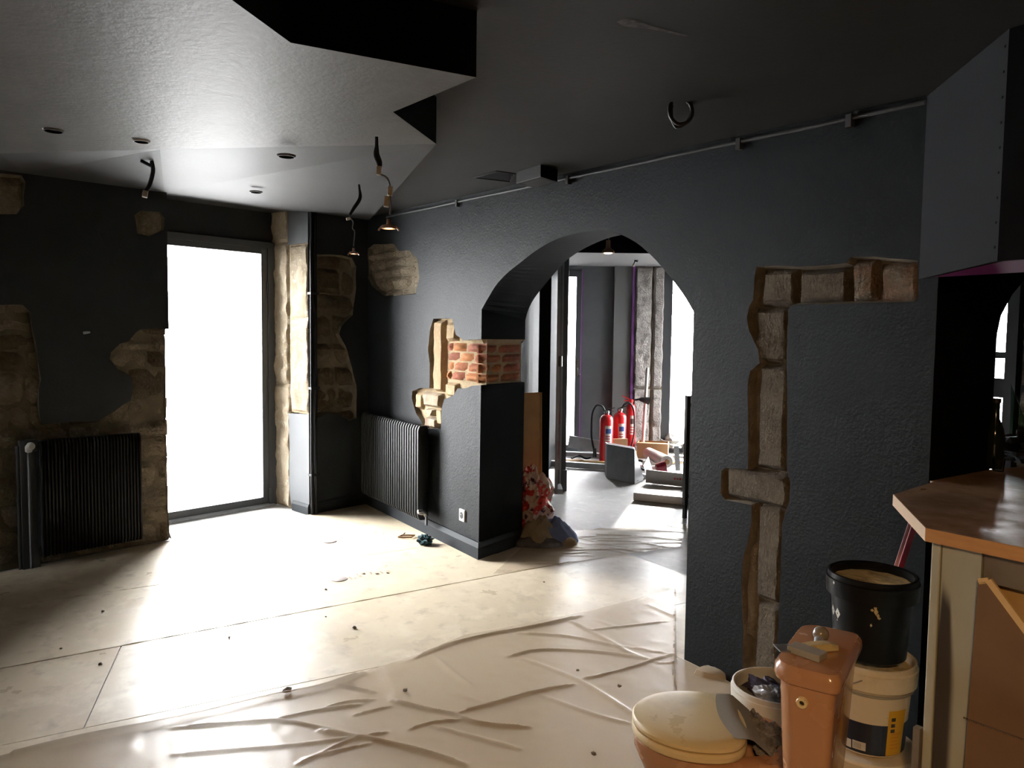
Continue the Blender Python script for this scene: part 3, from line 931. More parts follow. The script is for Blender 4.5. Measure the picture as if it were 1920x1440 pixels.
# ---- glazed door -----------------------------------------------------------------
door = sgroup('door_1')
sr = PL.sz(508, 800, D_OFF)[0]; sl = SE + .30
z_sill = 0.0
def lbox(mb, s0, s1, z0, z1, o0, o1):
    return mb.obox(PL.pt((s0 + s1) / 2, (z0 + z1) / 2, (o0 + o1) / 2), PL.s * ((s1 - s0) / 2), PL.n * ((o1 - o0) / 2), (0, 0, (z1 - z0) / 2))
st = PL.sz(490, 700, D_OFF)[0] - sr          # visible stile width
mb = MB()
lbox(mb, sr - .04, sr + .035, 0, dz_top + .04, D_OFF - .04, D_OFF + .03)
lbox(mb, sl - .035, sl + .04, 0, dz_top + .04, D_OFF - .04, D_OFF + .03)
lbox(mb, sr, sl, dz_top - .02, dz_top + .04, D_OFF - .04, D_OFF + .03)
mb.build('door_frame', M['frame'], door, bevel=.004)
zg0 = PL.sz(420, 945, D_OFF)[1]
leaf = MB()
lbox(leaf, sr + .035, sr + st, .02, dz_top - .02, D_OFF - .025, D_OFF + .02)
lbox(leaf, sl - .12, sl - .035, .02, dz_top - .02, D_OFF - .025, D_OFF + .02)
lbox(leaf, sr + st, sl - .12, dz_top - .07, dz_top - .02, D_OFF - .025, D_OFF + .02)
lbox(leaf, sr + st, sl - .12, .02, .085, D_OFF - .025, D_OFF + .02)
leaf = leaf.build('door_leaf', M['frame'], door, bevel=.004)
mb = MB(); lbox(mb, sr + st - .005, sl - .115, .08, dz_top - .065, D_OFF - .006, D_OFF + .002)
mb.build('pane', M['glass'], leaf)
mb = MB(); lbox(mb, sr, sl, 0, .018, D_OFF - .06, D_OFF + .07)
mb.build('door_sill', M['galv'], door)
for zy in (540, 722, 925):
    zz = PL.sz(505, zy, D_OFF)[1]
    mb = MB(); mb.tube([PL.pt(sr + .035, zz - .05, D_OFF + .035), PL.pt(sr + .035, zz + .05, D_OFF + .035)], .012, 10)
    mb.build('hinge', M['frame'], door, smooth=True)

d3 = sgroup('door_3')          # second glazed door of the same wall, further left
mb = MB()
for a_, b_, z0_, z1_ in ((D3[0], D3[0] + .09, 0, D3[2]), (D3[1] - .09, D3[1], 0, D3[2]), (D3[0], D3[1], D3[2] - .09, D3[2]), (D3[0], D3[1], 0, .09)): lbox(mb, a_, b_, z0_, z1_, -.58, -.5)
mb.build('door_frame', M['frame'], d3)
mb = MB(); lbox(mb, D3[0] + .08, D3[1] - .08, .08, D3[2] - .08, -.545, -.538); mb.build('pane', M['glass'], d3)
mb = MB(); lbox(mb, D3[0] - .002, D3[0], 0, D3[2], -.6, 0); lbox(mb, D3[1], D3[1] + .002, 0, D3[2], -.6, 0); mb.build('reveal', M['paint'], d3)
# ---- hidden sides of the main room ---------------------------------------------
mb = MB(); mb.box((-4.9, -3.6, 0), (2.9, -3.42, ROOM_H)); struct(mb.build('wall_front', M['paint']))
mb = MB(); mb.box((2.7, -3.6, 0), (2.9, 9.6, ROOM_H)); struct(mb.build('wall_side', M['paint']))

# ---- back room -------------------------------------------------------------------
wb = sgroup('wall_back')
def abox(mb, x0, x1, z0, z1, o0, o1):
    return mb.obox(PA.pt((x0 + x1) / 2, (z0 + z1) / 2, (o0 + o1) / 2), PA.s * ((x1 - x0) / 2), PA.n * ((o1 - o0) / 2), (0, 0, (z1 - z0) / 2))
X = lambda px, off=0.0: PA.sz(px, 700, off)[0]
ZA = lambda py, px=1150, off=0.0: PA.sz(px, py, off)[1]
d2l, d2r = X(1058), X(1088)
wl_, wc, wr = X(1088), X(1148), X(1186)
cl_, cr_ = X(1185), X(1240)
w2l, w2r = X(1240), 2.72
mb = MB(); abox(mb, d2r, cl_ + .05, 0, ROOM_H, -.25, 0); abox(mb, d2l - .4, d2r, ZA(508), ROOM_H, -.25, 0)
abox(mb, cr_ - .1, w2r + .5, 2.5, ROOM_H, -.25, 0); abox(mb, w2r, w2r + .5, 0, 2.5, -.25, 0)
mb.build('wall_body', M['hoodgrey'], wb)
mb = MB(); abox(mb, wc, cl_, 0, 2.6, 0, .05); mb.build('boxed_return', mat('lighter_grey_wall_paint', (0.12, 0.122, 0.12), .6), wb)
mb = MB(); abox(mb, cl_ - .03, cl_ + .005, .05, 2.6, .0, .075); abox(mb, d2r + .0, d2r + .018, .1, 2.55, 0, .012); mb.build('violet_edge', M['purple_line'], wb)
# stone pier
zs = 0.0
mb = MB(); abox(mb, cl_ + .02, cr_, 0, 2.62, -.2, .05); mb.build('mortar_bed', M['mortar'], wb)
for zt_ in (.9, 2.62):
    for a, b in ((cl_ + .01, cl_ + .25), (cl_ + .27, cr_)):
        stone_piece(PA, a, b, zs + .008, zt_ - .008, .04, .095, M['stone_grey'], wb, n=8, amp=.025, rnd=.03)
    zs = zt_
# glazed door and window of the back room
dr2 = sgroup('door_2')
mb = MB()
abox(mb, d2l - .35, d2l - .28, 0, ZA(508), -.06, .02); abox(mb, X(1078), d2r, 0, ZA(508), -.06, .02); abox(mb, d2l - .3, d2r, ZA(520), ZA(508), -.06, .02); abox(mb, d2l - .3, d2r, 0, .09, -.06, .02)
mb.build('door_frame', M['frame'], dr2, bevel=.004)
mb = MB(); abox(mb, d2l - .3, X(1079), .08, ZA(519), -.02, -.012); mb.build('pane', M['glass'], dr2)
mb = MB(); abox(mb, X(1080), X(1084), ZA(706), ZA(674), .02, .045); mb.tube([PA.pt(X(1083), ZA(690), .04), PA.pt(X(1083), ZA(690), .075), PA.pt(X(1083) + .02, ZA(703), .075)], .011, 8)
mb.build('door_handle', M['chrome'], dr2)
wn = sgroup('window_1')
mb = MB()
abox(mb, cr_, X(1257), 0, 2.5, -.08, .03); abox(mb, w2r - .07, w2r, 0, 2.5, -.08, .03); abox(mb, cr_, w2r, 2.43, 2.5, -.08, .03); abox(mb, cr_, w2r, 0, .13, -.08, .03)
mb.build('window_frame', M['frame'], wn, bevel=.004)
mb = MB(); abox(mb, X(1256), w2r - .06, .12, 2.44, -.02, -.012); mb.build('pane', M['glass'], wn)

# side wall of the back room on the left, seen edge-on through the arch
PB = Pl(CW(-.12, 5.85), CW(.74, 10.5) - CW(-.12, 5.85), (1, 0))
PB.n = Vector((PB.s.y, -PB.s.x, 0))
if PB.n.dot(RZ @ Vector((1, 0, 0))) < 0: PB.n = -PB.n
wbl = sgroup('wall_back_left')
mb = MB()
lnb = (CW(.74, 10.5) - CW(-.12, 5.85)).length
mb.obox(PB.pt(lnb / 2, ROOM_H / 2, -.06), PB.s * (lnb / 2 + .2), PB.n * .06, (0, 0, ROOM_H / 2))
mb.build('wall_body', M['paint'], wbl)
mb = MB()   # black post with a base block
p0 = CW(.30, 6.75)
q = lambda X0, X1, d0, d1, z0, z1, mb=mb: mb.obox(CW((X0 + X1) / 2, (d0 + d1) / 2, (z0 + z1) / 2), (CW(1, 0) - CW(0, 0)) * ((X1 - X0) / 2), (CW(0, 1) - CW(0, 0)) * ((d1 - d0) / 2), (0, 0, (z1 - z0) / 2))
q(.245, .345, 6.75, 6.95, 0, 3.05); q(.23, .36, 6.73, 6.97, 0, .16)
trim1 = struct(mb.build('trim_1', M['black'], bevel=.004)); trim1['label'] = 'black post'
mb = MB()
q(.52, .575, 7.75, 7.9, 0, 3.05, mb); q(.51, .585, 7.72, 7.93, 0, .22, mb)
trim2 = struct(mb.build('trim_2', M['frame'], bevel=.004))
mb = MB()
q(.28, .90, 7.35, 7.36, 2.55, 3.05, mb)
# folded glazed partition leaves between the two posts
par = thing('folding_glass_door', 'open glazed door leaf with bright metal edges seen edge-on beyond the black post', 'glass door', CW(.44, 7.5))
mb = MB(); q(.435, .465, 7.32, 7.36, .05, 2.62, mb); q(.485, .515, 7.60, 7.64, .05, 2.62, mb); q(.435, .515, 7.32, 7.64, .05, .1, mb); q(.435, .515, 7.32, 7.64, 2.58, 2.62, mb)
mb.build('leaf_frame', M['galv'], par)
mb = MB(); mb.bar(CW(.45, 7.36, 1.34), CW(.5, 7.6, 1.34), .012, 2.44); mb.build('pane', M['glass'], par)
mb = MB(); mb.tube([CW(.47, 7.3, 1.32), CW(.47, 7.3, 1.42)], .02, 10); mb.build('handle', M['chrome'], par)
# the right side of the back room
PQ0, PQ1 = CW(2.72, 10.5), CW(4.25, 3.3)
PQ = Pl(PQ0, PQ1 - PQ0, (0, 0, 0) if False else (1, 0))
PQ.n = Vector((PQ.s.y, -PQ.s.x, 0))
if PQ.n.dot(RZ @ Vector((-1, 0, 0))) < 0: PQ.n = -PQ.n
wbr = sgroup('wall_back_right')
LQ = (PQ1 - PQ0).length
a0, a1 = PQ.sz(1866, 700)[0] - .2, PQ.sz(1893, 700)[0]; c0_, c1_ = .2, 1.25
def qbox(mb, s0, s1, z0, z1, o0, o1):
    return mb.obox(PQ.pt((s0 + s1) / 2, (z0 + z1) / 2, (o0 + o1) / 2), PQ.s * ((s1 - s0) / 2), PQ.n * ((o1 - o0) / 2), (0, 0, (z1 - z0) / 2))
mb = MB(); qbox(mb, -.2, c0_, 0, ROOM_H, -.2, 0); qbox(mb, c0_, c1_, 2.5, ROOM_H, -.2, 0); qbox(mb, c1_, a0, 0, ROOM_H, -.2, 0); qbox(mb, a1, LQ + 3.5, 0, ROOM_H, -.2, 0); qbox(mb, a0, a1, 0, .55, -.2, 0); qbox(mb, a0, a1, 2.35, ROOM_H, -.2, 0)
mb.build('wall_body', M['hoodgrey'], wbr)
mb = MB(); mb.obox(PQ.pt(6.8, 3.4, -3.4), PQ.s * 3.5, PQ.n * .2, (0, 0, 3.8)); struct(mb.build('light_blocking_facade', mat('pale_blocker_render', (.5, .48, .45), .9)))   # unseen house front, added to cut side-window daylight on the arch jamb
wn3 = sgroup('added_light_window')  # unseen extra window, added to brighten the back room
mb = MB(); qbox(mb, c0_, c0_ + .06, 0, 2.5, -.1, .02); qbox(mb, c1_ - .06, c1_, 0, 2.5, -.1, .02); qbox(mb, c0_, c1_, 0, .1, -.1, .02); qbox(mb, c0_, c1_, 2.43, 2.5, -.1, .02); qbox(mb, .7, .75, .1, 2.43, -.09, .01)
mb.build('window_frame', M['frame'], wn3)
mb = MB(); qbox(mb, c0_ + .05, c1_ - .05, .09, 2.44, -.04, -.035); mb.build('pane', M['glass'], wn3)
wn2 = sgroup('window_2')
mb = MB(); qbox(mb, a1 - .0, PQ.sz(1915, 700)[0] , .5, 2.4, 0, .05); qbox(mb, a0, a0 + .06, .55, 2.35, -.1, .02); qbox(mb, a0, a1, .55, .62, -.1, .02); qbox(mb, a0, a1, 2.29, 2.35, -.1, .02)
zq = lambda py: PQ.sz(1880, py)[1]
qbox(mb, a0, a1, zq(746), zq(710), -.06, .0); qbox(mb, a0, a1, zq(672), zq(660), -.06, .0)
mb.build('window_frame', M['frame'], wn2)
mb = MB(); qbox(mb, a0 + .05, a1, .6, 2.3, -.035, -.03); mb.build('pane', M['glass'], wn2)
mb = MB(); b0 = PQ.sz(1917, 700)[0]
zs = 0
while zs < 2.5:
    h_ = random.uniform(.25, .4)
    stone_piece(PQ, b0, b0 + .5, zs + .006, zs + h_ - .006, -.01, .05, M['stone'], wbr, amp=.02, rnd=.03)
    zs += h_
# back room ceiling: low part at the far windows, raised part in front
cb = sgroup('ceiling_back')
D0 = 8.86
mb = MB(); q(-.4, 4.3, D0, 10.7, 2.6, 2.66, mb); mb.build('low_ceiling', mat('grey_back_ceiling', (0.3, 0.3, 0.3), .7), cb)
mb = MB(); q(-.4, 4.3, D0 - .02, D0, 2.6, 3.05, mb); mb.build('ceiling_fascia', M['black'], cb)

# ---- skirting ------------------------------------------------------------------
def skirt(name, pts, h=.11, t=.022, mt='trim'):
    """pts: floor line of the wall face; room on the right-hand side of the path"""
    mb = MB()
    prof = [(0, 0), (t, 0), (t, h * .72), (t * .45, h), (0, h)]
    rs = []
    n = len(pts)
    for i, p in enumerate(pts):
        a = (pts[i] - pts[i - 1]).normalized() if i > 0 else (pts[1] - pts[0]).normalized()
        b = (pts[i + 1] - pts[i]).normalized() if i < n - 1 else a
        na, nb = Vector((a.y, -a.x, 0)), Vector((b.y, -b.x, 0))
        bis = (na + nb).normalized()
        k = 1 / max(.3, bis.dot(na))
        rs.append([p + bis * (o * k) + Vector((0, 0, z)) for o, z in prof])
    mb.rings(rs)
    return struct(mb.build(name, M[mt]))


skirt('baseboard_right', [Vector((PL.o.x + .02, YR, 0)), Vector((XJ - .012, YR, 0)), Vector((XJb - .012, YR + .5, 0))][0:3], h=.12, t=.03)
skirt('baseboard_left', [PL.pt(SJ - .01, 0, 0), PL.pt(0.02, 0, 0)], h=.1, t=.015)
b3 = skirt('baseboard_back', [PV.pt(wav[-1][0] - .02, 0), PV.pt(0.0, 0)], h=.09, t=.015)

# ================================================================== THINGS
up = Vector((0, 0, 1))
# ---- radiators -----------------------------------------------------------------
def radiator(pl, s0, s1, z0, z1, off0, off1, nfin, label, valve_at, valve_low, valve_mat):
    t = thing('column_radiator', label, 'radiator', pl.pt((s0 + s1) / 2, 0, (off0 + off1) / 2), 0, 'black fluted radiators')
    pitch = (s1 - s0) / nfin
    for i in range(nfin):
        c = s0 + (i + .5) * pitch
        hw = pitch * .36
        prof = []
        # flat oval column, rounded at head and foot
        rs = []
        for z, k in ((z0, .35), (z0 + .012, .8), (z0 + .035, 1), (z1 - .035, 1), (z1 - .012, .8), (z1, .35)):
            ring = []
            oc = (off0 + off1) / 2; ho = (off1 - off0) / 2
            for a, b in ((-.6, -1), (.6, -1), (1, -.75), (1, .75), (.6, 1), (-.6, 1), (-1, .75), (-1, -.75)):
                ring.append(pl.pt(c + a * hw, z, oc + b * ho * (k if k > .5 else .6)))
            rs.append(ring)
        MB().rings(rs).build('fin', M['blackmetal'], t, smooth=True)
    for z in (z0 + .05, z1 - .05):
        MB().tube([pl.pt(s0 - .0, z, (off0 + off1) / 2), pl.pt(s1 + .0, z, (off0 + off1) / 2)], .022, 10).build('header_pipe', M['blackmetal'], t, smooth=True)
    for z in (z0 + .1, z1 - .1):
        for s in (s0 + .12, s1 - .12):
            MB().bar(pl.pt(s, z, .001), pl.pt(s, z, off0 + .01), .02).build('wall_bracket', M['blackmetal'], t)
    zv = z0 + .05 if valve_low else z1 - .06
    sv = s1 + .05 if valve_at > 0 else s0 - .05
    se = s1 if valve_at > 0 else s0
    oc = (off0 + off1) / 2
    v = MB().tube([pl.pt(se, zv, oc), pl.pt(sv, zv, oc), pl.pt(sv, zv - .05, oc), pl.pt(sv, max(.01, zv - (.08 if valve_low else zv - .02)), oc)], .011, 8).build('valve', M['galv' if valve_low else 'frame'], t, smooth=True)
    MB().tube([pl.pt(sv, zv - .005, oc), pl.pt(sv, zv + .02, oc + .01), pl.pt(sv + .0, zv + .035, oc + .05), pl.pt(sv, zv + .036, oc + .075)], [.02, .024, .027, .016], 12).build('valve_knob', valve_mat, v, smooth=True)
    return t


ra, rb = PL.sz(76, 930, .14)[0], PL.sz(268, 930, .14)[0]
radiator(PL, rb, ra, max(.04, PL.sz(170, 1030, .14)[1]), PL.sz(170, 820, .14)[1], .05, .14, 30,
         'black fluted radiator in front of the rough stone, left of the glazed door', 1, False, M['white'])
ra, rb = PR.sz(676, 860, .13)[0], PR.sz(785, 860, .13)[0]
radiator(PR, max(ra, PL.o.x + .1), rb, .14, PR.sz(775, 797, .13)[1], .04, .13, 27,
         'black fluted radiator in the corner beside the arch pier', 1, True, M['chrome'])
# boxed riser beside the left radiator
t = thing('pipe_casing', 'narrow grey casing board standing between stone and left radiator', 'pipe casing', PL.pt(PL.sz(56, 1000, .03)[0], 0, .03))
a, b = PL.sz(74, 940, .05)[0], PL.sz(40, 940, .05)[0]
mb = MB(); lbox(mb, a, b, .005, PL.sz(56, 826, .05)[1], .0, .045); mb.build('board', M['frame'], t, bevel=.004)
mb = MB(); mb.tube([PL.pt(b + .01, .01, .03), PL.pt(b + .01, PL.sz(40, 836, .03)[1], .03)], .012, 8); mb.build('pipe', M['cable'], t, smooth=True)
# twin heating pipes at the corner of the door recess
t = thing('heating_pipes', 'pair of thin black heating pipes running floor to ceiling beside the door recess', 'pipe', PL.pt(SJ - .02, 0, .03))
for ds, r in ((-.012, .013), (-.05, .016)):
    MB().tube([PL.pt(SJ + ds, .005, .03), PL.pt(SJ + ds + .004, .5, .032), PL.pt(SJ + ds, 1.4, .03), PL.pt(SJ + ds - .002, zwall(SJ) - .005, .03)], r, 10).build('pipe', M['blackmetal'], t, smooth=True)
for z in (.35, 1.12, 1.95):
    mb = MB(); lbox(mb, SJ - .075, SJ + .01, z, z + .02, 0, .055); mb.build('pipe_clip', M['blackmetal'], t)
# small white plug stub on the dark wall
s_, z_ = PL.sz(158, 624)
tag(MB().tube([PL.pt(s_, z_, 0), PL.pt(s_ - .01, z_ + .004, .02), PL.pt(s_ - .03, z_ + .006, .028)], [.012, .012, .008], 8).build('wall_plug', M['galv'], smooth=True), 'tiny grey plug sticking out of the bare dark wall above the left radiator', 'wall plug')

# ---- socket ----------------------------------------------------------------------
s_, z_ = PR.sz(868, 966)
t = thing('wall_socket', 'white wall socket low on the arch pier above the skirting', 'socket', PR.pt(s_, z_, 0))
def rbox(mb, s0, s1, z0, z1, o0, o1, pl=PR):
    return mb.obox(pl.pt((s0 + s1) / 2, (z0 + z1) / 2, (o0 + o1) / 2), pl.s * ((s1 - s0) / 2), pl.n * ((o1 - o0) / 2), (0, 0, (z1 - z0) / 2))
mb = MB(); rbox(mb, s_ - .04, s_ + .04, z_ - .045, z_ + .045, -.002, .012); mb.build('plate', M['white'], t, bevel=.004)
mb = MB(); mb.tube([PR.pt(s_, z_, .011), PR.pt(s_, z_, .0135)], .026, 20); mb.build('socket_well', M['rubber'], t)
mb = MB(); mb.tube([PR.pt(s_, z_ + .008, .012), PR.pt(s_, z_ + .008, .02)], .005, 8); mb.build('earth_pin', M['chrome'], t)

# ---- conduit under the ceiling ----------------------------------------------------
p0, p1 = PR.sz(725, 407, .012), PR.sz(1735, 192, .012)
t = thing('cable_conduit', 'thin grey conduit running along the top of the arch wall', 'conduit', PR.pt(p0[0], p0[1], .012))
MB().tube([PR.pt(p0[0] + (p1[0] - p0[0]) * k / 20, p0[1] + (p1[1] - p0[1]) * k / 20 + .001 * math.sin(k * 1.3), .012) for k in range(21)], .008, 8).build('pipe', M['pipe'], t, smooth=True)
for px in (858, 1066, 1385, 1590):
    s_ = PR.sz(px, 330, .012)[0]; z_ = p0[1] + (p1[1] - p0[1]) * (s_ - p0[0]) / (p1[0] - p0[0])
    mb = MB(); rbox(mb, s_ - .012, s_ + .012, z_ - .035, z_ + .014, 0, .026); mb.build('clip', M['pipe'], t)

# ---- hood over the bar --------------------------------------------------------------
H0 = PR.pt(PR.sz(1733, 300)[0], 0)            # at the wall
H1 = CW((1859 - 960) / F * 2.1, 2.1)           # front corner
zb0 = PR.sz(1725, 523)[1]
hood = thing('extractor_hood', 'grey and black boxed hood hanging from the ceiling over the bar', 'hood', (H1.x, H1.y, zb0))
zt0 = zC(H0.x) - .003
def slab(p, q_, z0, z1, th_, mt, name, par, z0b=None):
    d = (q_ - p).normalized(); n = Vector((-d.y, d.x, 0)) * th_
    z0b = z0 if z0b is None else z0b
    mb = MB()
    P = [p, q_, q_ + n, p + n]
    zz = [z0, z0b, z0b, z0]
    mb.add([Vector((a.x, a.y, z)) for a, z in zip(P, zz)] + [Vector((a.x, a.y, z1 if not callable(z1) else z1(a.x))) for a in P],
           [(0, 3, 2, 1), (4, 5, 6, 7), (0, 1, 5, 4), (1, 2, 6, 5), (2, 3, 7, 6), (3, 0, 4, 7)])
    return mb.build(name, mt, par)
top = lambda x: zC(x) - .004
slab(H0, H1, zb0, top, .02, M['hoodpaint'], 'side_panel', hood)
Hr = Vector((1.0, H1.y, 0))
slab(H1, Hr, zb0, top, .02, M['black'], 'front_panel', hood)
mb = MB(); mb.prism([H0 + Vector((.03, -.004, 0)), H1 + Vector((.012, .012, 0)), Hr, Vector((1.0, YR - .004, 0))], zb0 + .002, zb0 + .02); mb.build('underside', M['purple'], hood)
mb = MB(); mb.bar(H1 + Vector((.03, .10, zb0 + .0)), H1 + Vector((.22, .10, zb0 + .0)), .012, .01); mb.build('highlight_strip', M['white'], hood)  # white bar standing in for a highlight on the purple underside
for k in range(9):
    z = zb0 + .04 + k * (top(H1.x) - zb0 - .08) / 8
    p = H1 + (H0 - H1) * .03 + Vector((0, 0, z)); d = (H1 - H0).normalized(); n = Vector((d.y, -d.x, 0))
    MB().tube([p, p + n * .002], .004, 6).build('screw', M['black'], hood)

# ---- bar counter -----------------------------------------------------------------
ZT = 1.1
P1, P2, P3 = W(1676, 927, ZT), W(1737, 990, ZT), W(1920, 1027, ZT)
d23 = (P3 - P2).normalized(); P4 = P2 + d23 * 1.7
bar = thing('bar_counter', 'bar counter with worn wooden top running through the opening at the right', 'counter', (P2.x, P2.y, 0))
tp = [P1, P2, P4, Vector((P4.x, YR + .75, 0)), Vector((XO + .06, YR + .75, 0)), Vector((XO - .0, YR + .5, 0)), Vector((XO + .005, YR, 0)), Vector((XO + .02, YR - .005, 0))]
mb = MB(); mb.prism(tp, ZT - .036, ZT); mb.build('worktop', M['oak'], bar)
slab(P2 + Vector((0, -.0015, 0)), P4 + Vector((0, -.0015, 0)), ZT - .0362, ZT - .0005, .004, M['edge'], 'edge_band', bar)
dd = (P2 - P1).normalized(); nn = Vector((dd.y, -dd.x, 0))
if nn.dot(-P1) < 0: nn = -nn
mb = MB(); mb.obox((P1 + P2) / 2 + nn * .001 + Vector((0, 0, -.018)), dd * ((P2 - P1).length / 2), nn * .0015, (0, 0, .0181)); mb.build('edge_band', M['edgepale'], bar)
# painted end panel and the groove beside it
ni = Vector((-d23.y, d23.x, 0))
if ni.dot(P2) < 0: ni = -ni
B0 = P2 + ni * .03 + d23 * .004
def alongpx(px, py, base):       # point on the vertical plane of the counter front seen at a pixel column
    pl = Pl(base, d23, -ni); s_, z_ = pl.sz(px, py); return s_, z_
PF = Pl(B0, d23, -ni)
sE = PF.sz(1840, 1060)[0]; sG = PF.sz(1759, 1200)[0]
def fbox(mb, s0, s1, z0, z1, o0, o1): return rbox(mb, s0, s1, z0, z1, o0, o1, PF)
mb = MB(); fbox(mb, 0.0, sG - .003, 0.0, ZT - .037, -.018, .004); mb.build('corner_batten', M['greenpaint'], bar, bevel=.003)
endp = MB(); fbox(endp, sG, sE, 0.0, ZT - .037, -.018, 0); endp = endp.build('end_panel', M['greenpaint'], bar)
# dark scorch with a pointed top on the panel
o_ = [PF.sz(x, y, .001) for x, y in ((1757, 1080), (1768, 1096), (1778, 1118), (1786, 1128), (1786, 1180), (1781, 1260), (1777, 1340), (1771, 1450), (1748, 1450), (1752, 1340), (1756, 1250), (1758, 1160))]
_mt = endp.data.materials[0].copy(); _mt.name = 'scorched_green_panel'; endp.data.materials[0] = _mt
_n, _l = _mt.node_tree.nodes, _mt.node_tree.links
_b = _n['Principled BSDF']; _src = _b.inputs['Base Color'].links[0].from_socket
_t = _n.new('ShaderNodeTexCoord'); _s = _n.new('ShaderNodeSeparateXYZ'); _l.new(_t.outputs['Object'], _s.inputs[0])
sc0 = PF.sz(1770, 1200)[0]; _p0 = PF.pt(sc0, 0) - Vector((P2.x, P2.y, 0)); zt_s = PF.sz(1766, 1088)[1]
def _mth(op, a, b=None):
    q_ = _n.new('ShaderNodeMath'); q_.operation = op
    for i_, v_ in enumerate((a, b)):
        if v_ is None: continue
        if isinstance(v_, (int, float)): q_.inputs[i_].default_value = v_
        else: _l.new(v_, q_.inputs[i_])
    return q_.outputs[0]
def _mr(v_, a, b, c, d):
    q_ = _n.new('ShaderNodeMapRange'); q_.interpolation_type = 'SMOOTHSTEP'
    for i_, k_ in enumerate((a, b, c, d)): q_.inputs[i_ + 1].default_value = k_
    _l.new(v_, q_.inputs[0]); return q_.outputs[0]
_w = _mth('ADD', _mr(_s.outputs[2], zt_s - .3, zt_s, .024, .010), 0.0)
_a = _mth('DIVIDE', _mth('ABSOLUTE', _mth('SUBTRACT', _s.outputs[0], _p0.x)), _w)
_tip = _mth('ADD', _s.outputs[2], _mth('MULTIPLY', _mth('SUBTRACT', _s.outputs[0], _p0.x), 1.6))
_k = _mth('MULTIPLY', _mr(_a, .7, 1.5, 1, 0), _mr(_tip, zt_s - .07, zt_s, 1, 0))
_x = _n.new('ShaderNodeMix'); _x.data_type = 'RGBA'; _l.new(_mth('MULTIPLY', _k, .96), _x.inputs['Factor']); _l.new(_src, _x.inputs['A']); _x.inputs['B'].default_value = (.03, .021, .013, 1)
_l.new(_x.outputs['Result'], _b.inputs['Base Color'])
mb = MB(); fbox(mb, 0, .02, 0, ZT - .037, -.6, -.018); mb.build('side_panel', M['greenpaint'], bar)
mb = MB(); fbox(mb, sE + .004, 1.7, PF.sz(1880, 1100)[1] + .0, ZT - .037, -.02, -.004); mb.build('apron_board', M['apron'], bar)
mb = MB(); fbox(mb, sE + .004, 1.7, 0.0, 1.06, -.06, -.045); mb.build('front_board', M['mdfpale'], bar)
mb = MB(); mb.obox(PF.pt(.9, .52, -.6), PF.s * .85, PF.n * .012, (0, 0, .5)); mb.build('back_board', M['apron'], bar)
mb = MB(); fbox(mb, -.022, -.004, 0, PF.sz(1730, 1366)[1], -.01, .012); mb.build('foot_block', M['apron'], bar)
# loose hardboard sheet leaning on the counter front
PH = Pl(PF.pt(0, 0, .035), d23, -ni)
hb = [PH.sz(x, y) for x, y in ((1834, 1092), (1853, 1090), (1935, 1196), (2120, 1450))]
hx = PH.sz(1800, 1440)[0]
t = thing('hardboard_sheet', 'brown hardboard sheet with a slanting pale top edge leaning on the counter front', 'board', PH.pt(hb[0][0] + .1, 0, .02))
poly = hb + [(hb[3][0], 0.006), (hx - .0, 0.006)]
mb = MB(); mb.skin(PH, poly, off=0); mb.skin(PH, poly, off=-.008); mb.strip(PH, poly, 0, -.008); mb.build('sheet', M['mdf'], t)
a, b = Vector((hb[1][0], hb[1][1])), Vector((hb[3][0], hb[3][1]))
mb = MB(); mb.bar(PH.pt(a.x, a.y + .003, -.002), PH.pt(b.x, b.y + .003, -.002), .016, .009, up=PH.n); mb.build('top_edge', M['pine'], t)
mb = MB(); mb.bar(PH.pt(hb[0][0], hb[0][1] + .002, -.003), PH.pt(hb[1][0], hb[1][1] + .002, -.003), .014, .006, up=PH.n); mb.build('top_edge', M['pine'], t)
# faint row of printed dots
q0, q1 = PH.sz(1808, 1346), PH.sz(1925, 1388)
mb = MB()
for k in range(26):
    f_ = k / 25
    s_, z_ = q0[0] + (q1[0] - q0[0]) * f_, q0[1] + (q1[1] - q0[1]) * f_
    rbox(mb, s_ - .0022, s_ + .0022, z_ - .002 - .001 * (k % 3), z_ + .002, -.001, .0006, PH)
mb.build('printed_line', M['soot'], t)
# things on the bar
bp = W(1862, 878, ZT)
t = thing('glass_bottle', 'dark glass bottle standing on the bar against the black jamb', 'bottle', bp)
MB().lathe(bp, [(.032, 0.001), (.035, .01), (.035, .13), (.03, .16), (.014, .2), (.013, .26), (.016, .262), (.016, .275)], 24).build('body', mat('dark_bottle_glass', (.01, .015, .012), .12), t, smooth=True)
MB().lathe(bp, [(.0165, .262), (.0165, .28)], 16).build('neck_ring', M['rubber'], t, smooth=True)
bp = W(1872, 884, ZT)
t = thing('shot_glass', 'small clear glass on the bar in front of the dark bottle', 'glass', bp)
MB().lathe(bp, [(.018, .001), (.022, .05), (.020, .05), (.016, .006)], 18).build('body', M['glass'], t, smooth=True)
gp = W(1870, 840, ZT) + Vector((0, .12, 0))
t = thing('glass_sheet', 'cut piece of greenish glass leaning beside the bottle in the bar opening', 'glass', (gp.x, gp.y, ZT))
mb = MB()
gv = [gp + Vector((0, 0, .006)), gp + Vector((.10, .035, .006)), gp + Vector((-.02, .03, .30))]
mb.add(gv + [v + Vector((.004, -.006, 0)) for v in gv], [(0, 1, 2), (5, 4, 3), (0, 1, 4, 3), (1, 2, 5, 4), (2, 0, 3, 5)]); mb.build('pane', M['glass_green'], t)
